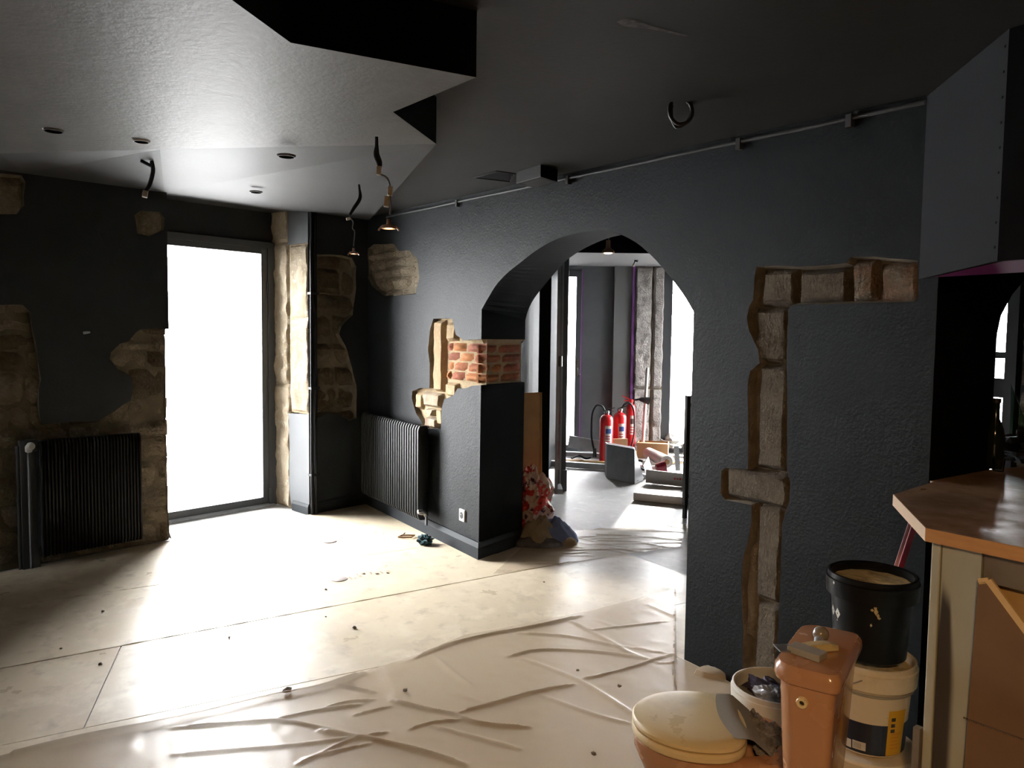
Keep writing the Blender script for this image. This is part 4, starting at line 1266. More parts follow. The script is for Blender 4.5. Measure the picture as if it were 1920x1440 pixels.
def blob(c, rx, ry, rz, seed, amp=.25, flat=.0, n=22, m_=14, f=2.2):
    mb = MB(); rs = []
    for j in range(m_ + 1):
        ph = -math.pi / 2 + math.pi * j / m_
        ring = []
        for i in range(n):
            a = 2 * math.pi * i / n
            d = Vector((math.cos(a) * math.cos(ph), math.sin(a) * math.cos(ph), math.sin(ph)))
            k = 1 + amp * (noise.fractal(d * f + Vector((seed, 0, 0)), .7, 2.1, 4) + .5 * abs(noise.noise(d * f * 2.3 + Vector((0, seed, 0)))))
            p = Vector((d.x * rx * k, d.y * ry * k, d.z * rz * k))
            ring.append(Vector(c) + Vector((p.x, p.y, max(p.z, -flat))))
        rs.append(ring)
    return mb.rings(rs)
c = W(1910, 868, ZT); 
t = thing('rubbish_bag', 'crumpled black bin bag lying on the bar in the opening', 'bag', (c.x, c.y, ZT))
blob(c + Vector((.05, .05, .055)), .16, .11, .07, 3, .5, .053).build('bag', M['bagblack'], t)
blob(c + Vector((-.09, .0, .06)), .05, .035, .03, 9, .4, .057, 14, 8).build('bag_tail', M['bagblack'], t)
lp = W(1903, 835, ZT)
t = thing('wooden_stick', 'pale wooden stick leaning over the black bag on the bar', 'stick', (lp.x, lp.y, ZT))
mb = MB(); mb.bar(lp + Vector((-.05, .2, .012)), lp + Vector((.16, .26, .62)), .016, .03); mb.build('stick', M['pine'], t, bevel=.002)

# ---- red pole behind the buckets ----------------------------------------------------
a = W(1716, 990, ZT - .1); 
pa = PR.pt(PR.sz(1714, 985, .06)[0], PR.sz(1714, 985, .06)[1], .06); pb = PR.pt(PR.sz(1690, 1058, .08)[0], PR.sz(1690, 1058, .08)[1], .08)
dv = (pb - pa).normalized(); kz = (pa.z - .012) / -dv.z
foot_ = pa + dv * kz
t = thing('red_pole', 'dark red pole with a painted pink highlight leaning behind the black bucket', 'pole', (foot_.x, foot_.y, 0))
topp = pa - dv * .12
MB().bar(foot_, topp, .028, .02).build('shaft', M['darkred'], t, bevel=.003)
sd_ = Vector((-.8, -.55, 0)).normalized() * .0125
MB().bar(foot_ + sd_ + Vector((0, 0, .004)), topp + sd_, .006, .016).build('highlight_edge', M['pinkedge'], t)  # pink strip that paints the highlight along the pole

# ---- buckets ---------------------------------------------------------------------
def ring_pts(c, r, z, n=40): return [Vector((c.x + r * math.cos(2 * math.pi * k / n), c.y + r * math.sin(2 * math.pi * k / n), z)) for k in range(n)]
def patch(mb, c, r0, r1, z0, z1, a0, a1, n=12, th=.0012):     # curved label on a tapered wall
    vs = []
    for j in (0, 1):
        for k in range(n + 1):
            a = a0 + (a1 - a0) * k / n
            r = (r0, r1)[j] + th
            vs.append(Vector((c.x + r * math.cos(a), c.y + r * math.sin(a), (z0, z1)[j])))
    return mb.add(vs, [(k, k + 1, n + 2 + k, n + 1 + k) for k in range(n)])
def bucket(name, label, c, z0, h, rb_, rt, mt, fill, fillmat, rim=.012, group='stacked plaster buckets'):
    t = thing(name, label, 'bucket', (c.x, c.y, z0), 0, group)
    cc = Vector((c.x, c.y, z0))
    MB().lathe(cc, [(rb_ - .01, 0), (rb_, .008), (rt, h - .012), (rt - .004, h - .012), (rt - .006, h - fill - .002), (rb_ - .006, .012)], 48, True, True).build('body', mt, t, smooth=True)
    MB().lathe(cc, [(rt - .001, h - .075), (rt + rim * .8, h - .072), (rt + rim, h - .02), (rt + rim * .55, h - .018), (rt + rim * .6, h - .002), (rt + .001, h), (rt - .005, h - .004), (rt - .005, h - .03)], 48, False, False).build('rim', mt, t, smooth=True)
    if fillmat:
        mb = MB(); n = 40; rr = []
        for q_ in (0, .35, .7, 1):
            rr.append([cc + Vector(((rt - .0065) * q_ * math.cos(2 * math.pi * k / n), (rt - .0065) * q_ * math.sin(2 * math.pi * k / n), h - fill + .006 * noise.noise((q_ * 3 * math.cos(2 * math.pi * k / n), q_ * 3 * math.sin(2 * math.pi * k / n), 2)))) for k in range(n)])
        mb.rings(rr, False, False).build('dried_plaster', fillmat, t)
    return t
ctop = W(1636, 1072, .845)
cmid = Vector((ctop.x + .005, ctop.y - .005, 0)); clow = Vector((ctop.x, ctop.y + .0, 0))
ang_cam = lambda c: math.atan2(-c.y, -c.x)
ZB1, ZB2 = .275, .572
# low pail, lidded
t = thing('plaster_bucket', 'lidded pail with yellow and blue label at the bottom of the bucket stack', 'bucket', (clow.x, clow.y, 0), 0, 'stacked plaster buckets')
MB().lathe(clow, [(.125, .001), (.133, .012), (.146, .24), (.140, .24)], 48).build('body', M['bucketwhite'], t, smooth=True)
MB().lathe(clow, [(.150, .215), (.158, .219), (.161, .265), (.155, ZB1 - .002), (.10, ZB1 - .004), (.1, .23)], 48).build('lid', M['bucketwhite'], t, smooth=True)
ac = ang_cam(clow)
for a0, a1, mt_ in ((.95, .35, 'yellow'), (.33, .14, 'blue'), (.12, -.35, 'orange'), (-.37, -.7, 'yellow')):
    mb = MB(); patch(mb, clow, .1345, .1455, .03, .212, ac + a1 if a1 < a0 else ac + a0, ac + a0); mb.build('label_print', M[mt_], t)
for k in range(13):
    a = ac - 1.1 + k * .18
    mb = MB(); patch(mb, clow, .158, .1595, .219, .236, a, a + .11, 4, .002); mb.build('lid_tab', M['bucketwhite'], t)
# middle bucket
t = bucket('plaster_bucket', 'cream white bucket with navy band and yellow label in the middle of the stack', cmid, ZB1, ZB2 - ZB1, .112, .133, M['bucketwhite'], .03, M['plaster'])
hh = ZB2 - ZB1
rz = lambda z: .112 + (.133 - .112) * (z - .008) / (hh - .02)
mb = MB(); patch(mb, Vector((cmid.x, cmid.y, ZB1)), rz(.012), rz(.115), ZB1 + .012, ZB1 + .115, 0, 2 * math.pi, 48); mb.build('navy_band', M['navy'], t)
am = ang_cam(cmid)
mb = MB(); patch(mb, cmid, rz(.014), rz(.165), ZB1 + .014, ZB1 + .165, am + .52, am + 1.05, 10, .0022); lab = mb.build('yellow_label', M['yellow'], t)
for k, z in enumerate((.142, .122, .104)):
    mb = MB(); patch(mb, cmid, rz(z - .012), rz(z), ZB1 + z - .012, ZB1 + z, am + .60, am + .72, 4, .0028); mb.build('print_mark', M['ink'], lab)
for k in range(5):
    z = .088 - k * .012
    mb = MB(); patch(mb, cmid, rz(z - .003), rz(z), ZB1 + z - .003, ZB1 + z, am + .62, am + .95 - .06 * (k % 3), 4, .0028); mb.build('print_mark', M['orange'], lab)
mb = MB(); patch(mb, cmid, rz(.018), rz(.05), ZB1 + .022, ZB1 + .05, am - .34, am + .0, 8, .0022); st_ = mb.build('barcode_sticker', M['sticker'], t)
mb = MB()
for k in range(14):
    a = am - .31 + k * .0145
    patch(mb, cmid, rz(.026), rz(.046), ZB1 + .026, ZB1 + .046, a, a + (.004 if k % 3 else .008), 1, .0028)
mb.build('barcode_lines', M['wiregrey'], st_)
mb = MB(); patch(mb, cmid, rz(.018), rz(.05), ZB1 + .02, ZB1 + .048, am - .55, am - .37, 6, .0022); mb.build('sticker', M['sticker'], t)
# wire handle hanging against the side
pts = []
for k in range(17):
    f_ = k / 16
    a = am - .12 - f_ * 1.9
    z = ZB1 + .262 - .055 * math.sin(math.pi * f_)
    r = rz(.25) + .014 + .02 * math.sin(math.pi * f_)
    pts.append(Vector((cmid.x + r * math.cos(a), cmid.y + r * math.sin(a), z)))
MB().tube(pts, .0028, 8).build('wire_handle', M['chrome'], t, smooth=True)
mb = MB(); mb.lathe(Vector((cmid.x, cmid.y, ZB1)), [(.131, .205), (.1345, .207), (.1345, .213), (.131, .215)], 48, False, False); mb.build('groove_ring', M['tape'], t, smooth=True)
# black bucket on top
HB = .845 - ZB2
t = bucket('plaster_bucket', 'black paint spattered bucket on top of the bucket stack', ctop, ZB2, HB, .110, .128, M['bucketblack'], .03, M['plaster'], rim=.013)
rk = lambda z: .110 + (.128 - .110) * (z - .008) / (HB - .02)
at = ang_cam(ctop)
def diamond(mb, a, z, w_, h_, th):
    z -= .037
    vs = []
    for da, dz in ((0, -h_), (w_, 0), (0, h_), (-w_, 0)):
        r = rk(z + dz) + th
        vs.append(Vector((ctop.x + r * math.cos(a + da), ctop.y + r * math.sin(a + da), ZB2 + z + dz)))
    return mb.add(vs, [(0, 1, 2, 3)])
for a in (-1.18, -.93):
    mb = MB(); diamond(mb, at + a, .178, .105, .018, .0016); s_ = mb.build('hazard_diamond', M['sticker'], t)
    mb = MB(); diamond(mb, at + a, .178, .022, .005, .0024); mb.build('hazard_symbol', M['ink'], s_)
for a, z, w_, h_ in ((.10, .232, .04, .014), (.12, .218, .055, .012), (.17, .206, .04, .008), (.03, .222, .045, .005), (.2, .198, .05, .005)):
    mb = MB(); diamond(mb, at + a, z, w_, h_, .0018 + a * .001); mb.build('filler_splash', M['plaster'], t)
for a, z, w_, h_, th_ in ((.02, .172, .03, .006, .0018), (-.9, .282, .03, .006, .0155), (-.95, .155, .015, .004, .002)):
    mb = MB(); diamond(mb, at + a, z, w_, h_, th_); mb.build('filler_splash', M['sticker'], t)
for k in range(6):
    z = .082 - k * .011
    mb = MB(); patch(mb, ctop, rk(z - .004), rk(z), ZB2 + z - .004, ZB2 + z, at - 1.25, at - .72 - .1 * (k % 3), 6, .0012); mb.build('faded_text_line', mat('faded_grey_print', (.06, .06, .062), .6) if k == 0 else bpy.data.materials['faded_grey_print'], t)
# bucket behind the toilet
cb_ = W(1452, 1283, .34)
t = bucket('plaster_bucket', 'white bucket of crumpled dust sheet standing behind the toilet cistern', cb_, .005, .335, .118, .142, M['bucketpale'], .05, M['tape'], group='stacked plaster buckets')
del t['group']
c2 = Vector((cb_.x, cb_.y, .3))
blob(c2 + Vector((-.02, -.01, .012)), .085, .05, .03, 21, .5, .02).build('purple_rag', mat('purple_grey_rag', (.05, .04, .07), .8), t)
blob(c2 + Vector((.03, -.05, .018)), .05, .045, .03, 31, .6, .02).build('plastic_scrap', mat('grey_plastic_scrap', (.35, .35, .36), .3), t)

# ---- toilet ----------------------------------------------------------------------
Ht = CW(.715, 2.2); Tt = CW(.385, 2.225)
fx = (Tt - Ht); Llid = fx.length; fx.normalize(); fy = Vector((-fx.y, fx.x, 0))
toilet = thing('toilet', 'salmon coloured toilet with cream seat and loose cistern standing on the dust sheet', 'toilet', (Ht.x, Ht.y, 0))
def egg(x0, x1, wd, z, n=40, k=.42, off=0.0):
    """egg outline: blunt hinge end at x0, round tip at x1"""
    pts = []
    for i in range(n):
        a = 2 * math.pi * i / n
        ca, sa = math.cos(a), math.sin(a)
        cx = x0 + (x1 - x0) * k
        lx = (x1 - cx) if ca > 0 else (cx - x0)
        ex = ca if ca > 0 else -abs(ca) ** .75
        ey = math.copysign(abs(sa) ** (1 if ca > 0 else .8), sa)
        pts.append(Ht + fx * (cx + lx * ex) + fy * (ey * wd) + Vector((0, 0, z)))
    return pts
ww = .165
L = Llid
# bowl with foot
MB().rings([egg(-.10, L * .62, .10, .0), egg(-.10, L * .60, .095, .03), egg(-.10, L * .58, .085, .12), egg(-.13, L * .70, .11, .2), egg(-.15, L * .9, .15, .29), egg(-.16, L * .985, ww - .004, .355), egg(-.16, L * .99, ww, .385), egg(-.16, L * .97, ww - .012, .394), egg(-.1, L * .82, ww - .06, .392), egg(-.05, L * .7, ww - .09, .3), egg(0, L * .5, .03, .22)]).build('bowl', M['ware'], toilet, smooth=True)
# rear ledge carrying the cistern
TC = (W(1517, 1167, .79) + W(1608, 1190, .79) + W(1560, 1285, .79) + W(1455, 1240, .79)) / 4
TC.z = 0
tl = (W(1508, 1262, .79) - W(1562, 1178, .79)); tl.z = 0; tl.normalize(); tw = Vector((-tl.y, tl.x, 0))
if tw.dot(fx) < 0: tw = -tw
def rrect(c, lx, ly, z, n=8, rad=.05, bulge=0.0):
    pts = []
    for (sx, sy, a0) in ((1, 1, 0), (-1, 1, 90), (-1, -1, 180), (1, -1, 270)):
        for k in range(n + 1):
            a = math.radians(a0 + 90 * k / n)
            r = rad if sy > 0 else rad * .45
            x = sx * (lx - r) + r * math.cos(a); y = sy * (ly - r) + r * math.sin(a)
            if y > 0: y += bulge * (1 - (x / lx) ** 2)
            pts.append(c + tl * x + tw * y + Vector((0, 0, z)))
    return pts
back = TC - Ht; back.z = 0
def mid(z, s_, r): return [Ht + back * s_ + Vector((math.cos(a) * r, math.sin(a) * r, z)) for a in [2 * math.pi * k / 24 for k in range(24)]]
MB().rings([[TC + tl * (math.cos(a) * .12) + tw * (math.sin(a) * .07) + Vector((0, 0, z)) for a in [2 * math.pi * k / 24 for k in range(24)]] for z in (0.0, .1, .3, .385)]).build('pedestal', M['dustyware'], toilet, smooth=True)
mb = MB(); pa_ = Ht - fx * .06; pb_ = TC
mb.rings([[p + fy * (wy * s1) + Vector((0, 0, .30 + .085 * s2)) for s1, s2 in ((-1, 0), (1, 0), (1, 1), (-1, 1))] for p, wy in ((pa_, .12), ((pa_ + pb_) / 2, .11), (pb_, .09))]); mb.build('rear_ledge', M['dustyware'], toilet, bevel=.015)
# cistern: tapered body, overhanging lid
cist = MB().rings([rrect(TC, .11, .045, .386, rad=.035), rrect(TC, .125, .054, .43, rad=.04), rrect(TC, .142, .061, .56, rad=.045), rrect(TC, .153, .067, .70, rad=.048), rrect(TC, .156, .069, .752, rad=.048)]).build('cistern', M['ware'], toilet, smooth=True)
MB().rings([rrect(TC, .156, .070, .750, rad=.05), rrect(TC, .168, .080, .752, rad=.055), rrect(TC, .171, .083, .765, rad=.055), rrect(TC, .169, .081, .784, rad=.055), rrect(TC, .160, .073, .795, rad=.05), rrect(TC, .115, .045, .799, rad=.04)]).build('cistern_lid', M['ware'], cist, smooth=True)
# water inlet ring on the end face
ie = TC + tl * .1545 + tw * (.004) + Vector((0, 0, .708))
MB().rings([[ie + tl * o + tw * (r * math.cos(a)) + Vector((0, 0, r * math.sin(a))) for a in [2 * math.pi * k / 20 for k in range(20)]] for r, o in ((.0145, -.01), (.0145, .006), (.0125, .009), (.0065, .009), (.006, .0))], False, False).build('inlet_ring', M['seat'], cist, smooth=True)
MB().rings([[ie + tl * .002 + tw * (.0068 * math.cos(a)) + Vector((0, 0, .0068 * math.sin(a))) for a in [2 * math.pi * k / 14 for k in range(14)]], [ie + tl * .003 + tw * (.0068 * math.cos(a)) + Vector((0, 0, .0068 * math.sin(a))) for a in [2 * math.pi * k / 14 for k in range(14)]]]).build('inlet_hole', M['rubber'], cist)
# seat and lid
MB().rings([egg(.0, L * 1.0, ww + .004, .400), egg(-.002, L * 1.012, ww + .010, .406), egg(-.002, L * 1.012, ww + .010, .418), egg(.0, L * 1.0, ww + .002, .425)]).build('seat', M['seat'], toilet, smooth=True)
MB().rings([egg(.0, L * 1.0, ww + .002, .430), egg(-.002, L * 1.012, ww + .009, .435), egg(-.002, L * 1.012, ww + .009, .445), egg(.0, L * .995, ww - .002, .453), egg(.02, L * .93, ww - .03, .457), egg(.08, L * .7, ww - .09, .459)]).build('lid', M['seat'], toilet, smooth=True)
# grey taped hinge end
mb = MB()
def tp_(a, b):
    y = (b * 2 - 1) * (ww - .028)
    x = .075 - a * .125 - .02 * (2 * b - 1) ** 2 * (1 - a)
    z = .4615 - (.0 if a < .45 else (a - .45) * .09) + .001 * math.sin(b * 9)
    return Ht + fx * x + fy * y + Vector((0, 0, z))
mb.grid(tp_, 8, 10)
nv = len(mb.v)
mb.build('tape_cover', M['tape'], toilet, label='grey tape over the hinge end of the lid', smooth=True)
for k, (x, y, r) in enumerate(((-.055, .06, .03), (-.065, 0.0, .035), (-.05, -.07, .028), (-.085, -.03, .03), (-.06, -.115, .02))):
    blob(Ht + fx * x + fy * y + Vector((0, 0, .40)), r, r, r * .8, 40 + k, .7, .016, 14, 9).build('hinge_rubble', M['rubble'], toilet)
# things on the cistern
bc = TC + tl * .085 + tw * .012 + Vector((0, 0, .8))
tb = thing('wood_offcut', 'small grey painted wood offcut lying on the cistern lid', 'wood block', bc)
ax = (tl * .25 - tw * .97).normalized(); ay = Vector((-ax.y, ax.x, 0))
mb = MB(); mb.obox(bc + Vector((0, 0, .0095)), ax * .043, ay * .022, (0, 0, .009)); mb.build('block', M['tape'], tb, bevel=.002)
mb = MB()
kc = bc + tw * (-.012) - tl * .05
tk = thing('scraper', 'filler crusted scraper lying beside the wood offcut on the cistern', 'scraper', kc)
d_ = (-tl * .6 - tw * .8).normalized(); e_ = Vector((-d_.y, d_.x, 0))
mb = MB()
mb.rings([[kc + d_ * t_ + e_ * (w_ * a) + Vector((0, 0, .002 + h_ * b)) for a, b in ((-1, 0), (1, 0), (.8, 1), (-.8, 1))] for t_, w_, h_ in ((-.05, .012, .010), (-.01, .016, .016), (.03, .015, .018), (.055, .010, .012))])
mb.build('handle', M['plaster'], tk, smooth=True)
mb = MB(); mb.obox(kc - d_ * .075 + Vector((0, 0, .006)), d_ * .03, e_ * .022, (0, 0, .0015)); mb.build('blade', M['steel'], tk)
gc = TC - tl * .025 + tw * .002 + Vector((0, 0, .8))
tg = thing('light_bulb', 'round clear glass bulb lying on the middle of the cistern lid', 'bulb', gc)
blob(gc + Vector((0, 0, .021)), .021, .021, .021, 5, 0, .03, 24, 14).build('bulb', mat('smoky_bulb_glass', (.22, .19, .15), .06, coat=1.0), tg, smooth=True)
MB().tube([gc + Vector((0, 0, .012)) + tl * .018, gc + Vector((0, 0, .008)) + tl * .042], [.012, .009], 12).build('cap', M['galv'], tg, smooth=True)

# ---- hanging lamps and cable ends -----------------------------------------------------
def zceil(px, py):               # ceiling point seen at a pixel (lower surface first)
    s_, z_ = px, py
    return None
Fn = (wl[1] - fold1).cross(wl[3] - fold1).normalized()
def onF(px, py):
    d = ray(px, py); t_ = (fold1 - CAM).dot(Fn) / d.dot(Fn); return CAM + d * t_
def hang(anchor, pts):           # screen offsets to 3-D points in the plane through the anchor facing the camera
    d0 = (anchor - CAM); dist = Vector((d0.x, d0.y, 0)).length
    out = []
    nrm = Vector((d0.x, d0.y, 0)).normalized()
    for x, y in pts:
        d = ray(x, y); t_ = d0.dot(nrm) / d.dot(nrm); out.append(CAM + d * t_)
    return out
def lamp(name_label, anchor, cab, conn, wire, head, rad, cat='lamp'):
    t = thing('pendant_spotlight', name_label, cat, anchor, 0, 'bare halogen spots on loose cables')
    P = crspline(hang(anchor, cab), 6); P[0] = anchor + Vector((0, 0, .03))
    MB().tube(P, .0055, 8).build('cable', M['cable'], t, smooth=True)
    off = CR * .012
    MB().tube([p + off * math.sin(math.pi * i / (len(P) - 1)) for i, p in enumerate(P)], .006, 8).build('cable', M['cable'], t, smooth=True)
    for c_ in conn:
        q_ = hang(anchor, [c_[:2], c_[2:4]])
        MB().bar(q_[0], q_[1], c_[4] * .62, c_[4] * .5).build('connector', M['cream'], t, bevel=.003)
    MB().tube(crspline(hang(anchor, wire), 6), .0035, 8).build('wire', M['wiregrey'], t, smooth=True)
    h = hang(anchor, [head])[0]
    MB().lathe(h, [(.007, .03), (.008, .014), (.011, .010), (rad * .93, .008), (rad, .005), (rad, -.003), (rad * .78, -.004), (rad * .74, .006)], 28, True, False).build('lamp_housing', M['lampbody'], t, smooth=True)
    MB().lathe(h, [(rad * .75, .0035), (rad * .5, -.001), (.001, -.003)], 28, False, False).build('bulb', M['bulb'], t, smooth=True)
    for s in (-1, 1):
        MB().tube([h + CR * (s * rad * .95) + Vector((0, 0, .004)), h + CR * (s * rad * 1.3) + Vector((0, 0, -.006)), h + CR * (s * rad * 1.35) + Vector((0, 0, -.010))], .004, 6).build('spring_clip', M['lampbody'], t, smooth=True)
    return t
def onCz(px, py): return onC(px, py)
def onCeil(px, py):
    a, b = onF(px, py), onC(px, py)
    return a if (a - CAM).length < (b - CAM).length else b
an = onCeil(706, 273)
lamp('lit halogen spot hanging on knotted cables, right of the two near the corner', an,
     [(706, 273), (703, 290), (708, 305), (712, 315)], [(711, 312, 710, 328, .035), (732, 350, 731, 367, .035), (726, 368, 724, 388, .036)],
     [(711, 326), (726, 334), (731, 350), (731, 366), (733, 385), (731, 402)], (729, 427), .027)
an = onCeil(673, 356)
lamp('lit halogen spot hanging on knotted cables, lower left of the two near the corner', an,
     [(674, 356), (673, 372), (662, 390), (655, 404)], [(649, 411, 657, 409, .03)],
     [(656, 408), (662, 416), (661, 428), (665, 434), (664, 450), (663, 462)], (663, 475), .0235)
# wire left dangling by the door
def stub(label, an, pts, tip):
    t = thing('cable_end', label, 'cable', an)
    P = crspline(hang(an, pts), 6); P[0] = an - Vector((0, 0, .002))
    MB().tube(P, .010, 8).build('cable', M['cable'], t, smooth=True)
    MB().tube([P[0] - CR * .05, P[0] - CR * .01 - up * .02, P[min(4, len(P) - 1)]], .008, 8).build('cable', M['cable'], t, smooth=True)
    q_ = hang(an, tip)
    MB().bar(q_[0], q_[1], .03, .024).build('connector', M['cream'], t, bevel=.003)
    return t
stub('forked black cable end hanging from the ceiling left of the glazed door', onCeil(284, 301), [(284, 301), (287, 320), (281, 345), (274, 358)], [(273, 358), (271, 370)])
# loop of cable under the dark ceiling
an = onC(1262, 192)
t = thing('cable_loop', 'coiled loop of black cable hanging under the dark ceiling above the arch', 'cable', an)
c0 = [(1262, 190), (1256, 200), (1257, 218), (1268, 231), (1280, 232), (1292, 226), (1298, 212), (1295, 196), (1288, 190)]
P = crspline(hang(an, c0), 5); P[0] = an
MB().tube(P, .0075, 8).build('cable', M['cable'], t, smooth=True)
MB().tube([p + CR * .012 * math.sin(i * .2) - up * .006 + CF * .02 for i, p in enumerate(P)], .006, 8).build('cable', M['cable'], t, smooth=True)
# ceiling hatch and box
def ceil_quad(pts): return [onC(*p) for p in pts]
qd = ceil_quad([(889, 332), (931, 320), (966, 325), (958, 340)])
t = thing('ceiling_hatch', 'square black recess in the ceiling beside the small grey box', 'hatch', qd[0] - up * .003)
mb = MB(); mb.add([v - up * .003 for v in qd] + [v + up * .02 for v in qd], [(0, 1, 2, 3), (7, 6, 5, 4), (0, 4, 5, 1), (1, 5, 6, 2), (2, 6, 7, 3), (3, 7, 4, 0)]); mb.build('opening', M['black'], t)
mb = MB()
for i in range(4): mb.bar(qd[i] - up * .004, qd[(i + 1) % 4] - up * .004, .012, .006)
mb.build('rim', M['ceilC'], t)
qd = ceil_quad([(968, 322), (1014, 308), (1046, 318), (1006, 331)])
t = thing('ceiling_box', 'shallow grey box fixed to the ceiling above the arch', 'box', qd[0])
mb = MB(); dn = up * .07
mb.add([v - dn for v in qd] + [v for v in qd], [(0, 1, 2, 3), (7, 6, 5, 4), (0, 4, 5, 1), (1, 5, 6, 2), (2, 6, 7, 3), (3, 7, 4, 0)]); mb.build('casing', M['ceilC'], t, bevel=.004)
mb = MB(); cq = sum(qd, Vector()) / 4
mb.add([cq + (v - cq) * .8 - dn - up * .002 for v in qd], [(0, 1, 2, 3)]); mb.build('cover', M['ceilF'], t)
# empty spotlight holes in the lowered ceiling
for (px, py, where, fn, rr) in ((100, 243, 'at the far left', onA, .032), (265, 263, 'with a pale rim above the forked cable end', onA, .028), (537, 291, 'in the middle of the sloping ceiling before the door', onCeil, .032), (480, 359, 'in the sloping ceiling just above the door', onCeil, .035)):
    p = fn(px, py)
    t = thing('spotlight_hole', 'empty dark spotlight hole ' + where, 'ceiling hole', p, 0, 'empty spotlight holes')
    MB().lathe(p - up * .012, [(rr, .004), (rr * .9, .012), (.001, .013)], 24, False, False).build('hole', M['black'], t, smooth=True)
    MB().lathe(p - up * .014, [(rr * .95, .006), (rr * 1.08, .006), (rr * 1.2, .014)], 24, False, False).build('rim', M['white'] if px == 265 else M['ceil'], t, smooth=True)

# ---- things in and beyond the arch ------------------------------------------------------
# brown board leaning behind the pier
b0_, b1_ = CW(.02, 6.25), CW(.27, 6.42)
t = thing('chipboard_panel', 'tall brown board leaning on the wall just behind the arch pier', 'board', (b0_ + b1_) / 2)
ztop = 1.6 - (738 - 633) * 6.35 / F
n_b = Vector((-(b1_ - b0_).y, (b1_ - b0_).x, 0)).normalized()
if n_b.dot(CF) < 0: n_b = -n_b
mb = MB()
vs = [b0_ + up * .01, b1_ + up * .01, b1_ + n_b * .05 - (b1_ - b0_).normalized() * -.015 + up * ztop, b0_ + n_b * .05 + up * ztop]
mb.add(vs + [v + n_b * .02 for v in vs], [(0, 1, 2, 3), (7, 6, 5, 4), (0, 4, 5, 1), (1, 5, 6, 2), (2, 6, 7, 3), (3, 7, 4, 0)]); mb.build('panel', mat('orange_brown_chipboard', (.50, .27, .10), .7, [(6, (.42, .22, .08), .4, .65)]), t)
MB().bar(vs[1], vs[2], .006, .022).build('raw_edge', M['pine'], t)
# shopping bag and blanket
c = CW(.17, 6.07)
t = thing('shopping_bag', 'stuffed red and white printed carrier bag behind the arch pier', 'bag', c)
mb = blob(c + up * .24, .17, .16, .27, 12, .32, .235, 36, 24, 3.0); mb.build('bag', M['bagplastic'], t)
c = CW(.26, 5.72)
t = thing('blanket', 'heap of blue and tan striped blanket lying on the floor behind the pier', 'blanket', c)
def heap(c, rx, ry, h, seed, n=34, m_=14):
    mb = MB(); rs = []
    for j in range(m_ + 1):
        f_ = j / m_; rs.append([])
        for i in range(n):
            a = 2 * math.pi * i / n
            k = 1 + .16 * noise.noise((math.cos(a) * 1.6 + seed, math.sin(a) * 1.6, 0))
            x, y = math.cos(a) * rx * k * f_, math.sin(a) * ry * k * f_
            z = h * (1 - f_ ** 2.2) * (1 + .35 * noise.fractal((x * 9 + seed, y * 9, 2), .8, 2, 3)) + (.022 if f_ < .99 else .0)
            if f_ > .7: z = max(z, .018 + .03 * abs(noise.noise((a * 2.2, seed, 1)))) * (1 if j < m_ else 0)
            X_ = RZ @ Vector((x, y, 0))
            rs[-1].append(Vector(c) + X_ + up * (max(z, 0) + .006))
    return mb.rings(rs, False, False)
heap(c + CW(.07, .05) , .22, .16, .15, 3).build('blue_fold', M['clothblue'], t, smooth=True)
heap(c + CW(-.045, .0), .17, .15, .17, 8).build('striped_fold', M['clothtan'], t, smooth=True)
heap(c + CW(-.04, -.075), .19, .09, .065, 14).build('dark_fold', M['clothdark'], t, smooth=True)
P = [c + CW(-.12 + .02 * k, -.04 + .02 * math.sin(k) + .005 * k) + up * (.13 + .05 * math.sin(k * .5)) for k in range(8)]
heap(c + CW(.14, -.03), .13, .07, .05, 22).build('striped_edge', M['clothtan'], t, smooth=True)

# lamp in the back room
an = Vector((*CW((1141 - 960) / F * 8.0, 8.0).xy, 3.059))
t = thing('pendant_spotlight', 'lit halogen spot hanging inside the back room at the top of the arch', 'lamp', an, 0, 'bare halogen spots on loose cables')
h = hang(an, [(1140, 474)])[0]
MB().tube([an, an * .5 + h * .5 + CR * .01 + up * .02, h + up * .1], .006, 8).build('cable', M['wiregrey'], t, smooth=True)
MB().lathe(h, [(.022, .13), (.025, .06), (.03, .05), (.055, .03), (.068, .008), (.066, -.004), (.05, -.004)], 24, True, False).build('lamp_housing', M['lampbody'], t, smooth=True)
MB().lathe(h, [(.052, .002), (.035, -.008), (.001, -.014)], 24, False, False).build('bulb', M['bulb'], t, smooth=True)
an = Vector((*CW((1192 - 960) / F * 9.6, 9.6).xy, 2.6))
stub('short bent cable end under the pale back room ceiling', an, [(1192, 486), (1190, 492), (1187, 499)], [(1187, 498), (1187, 500)])

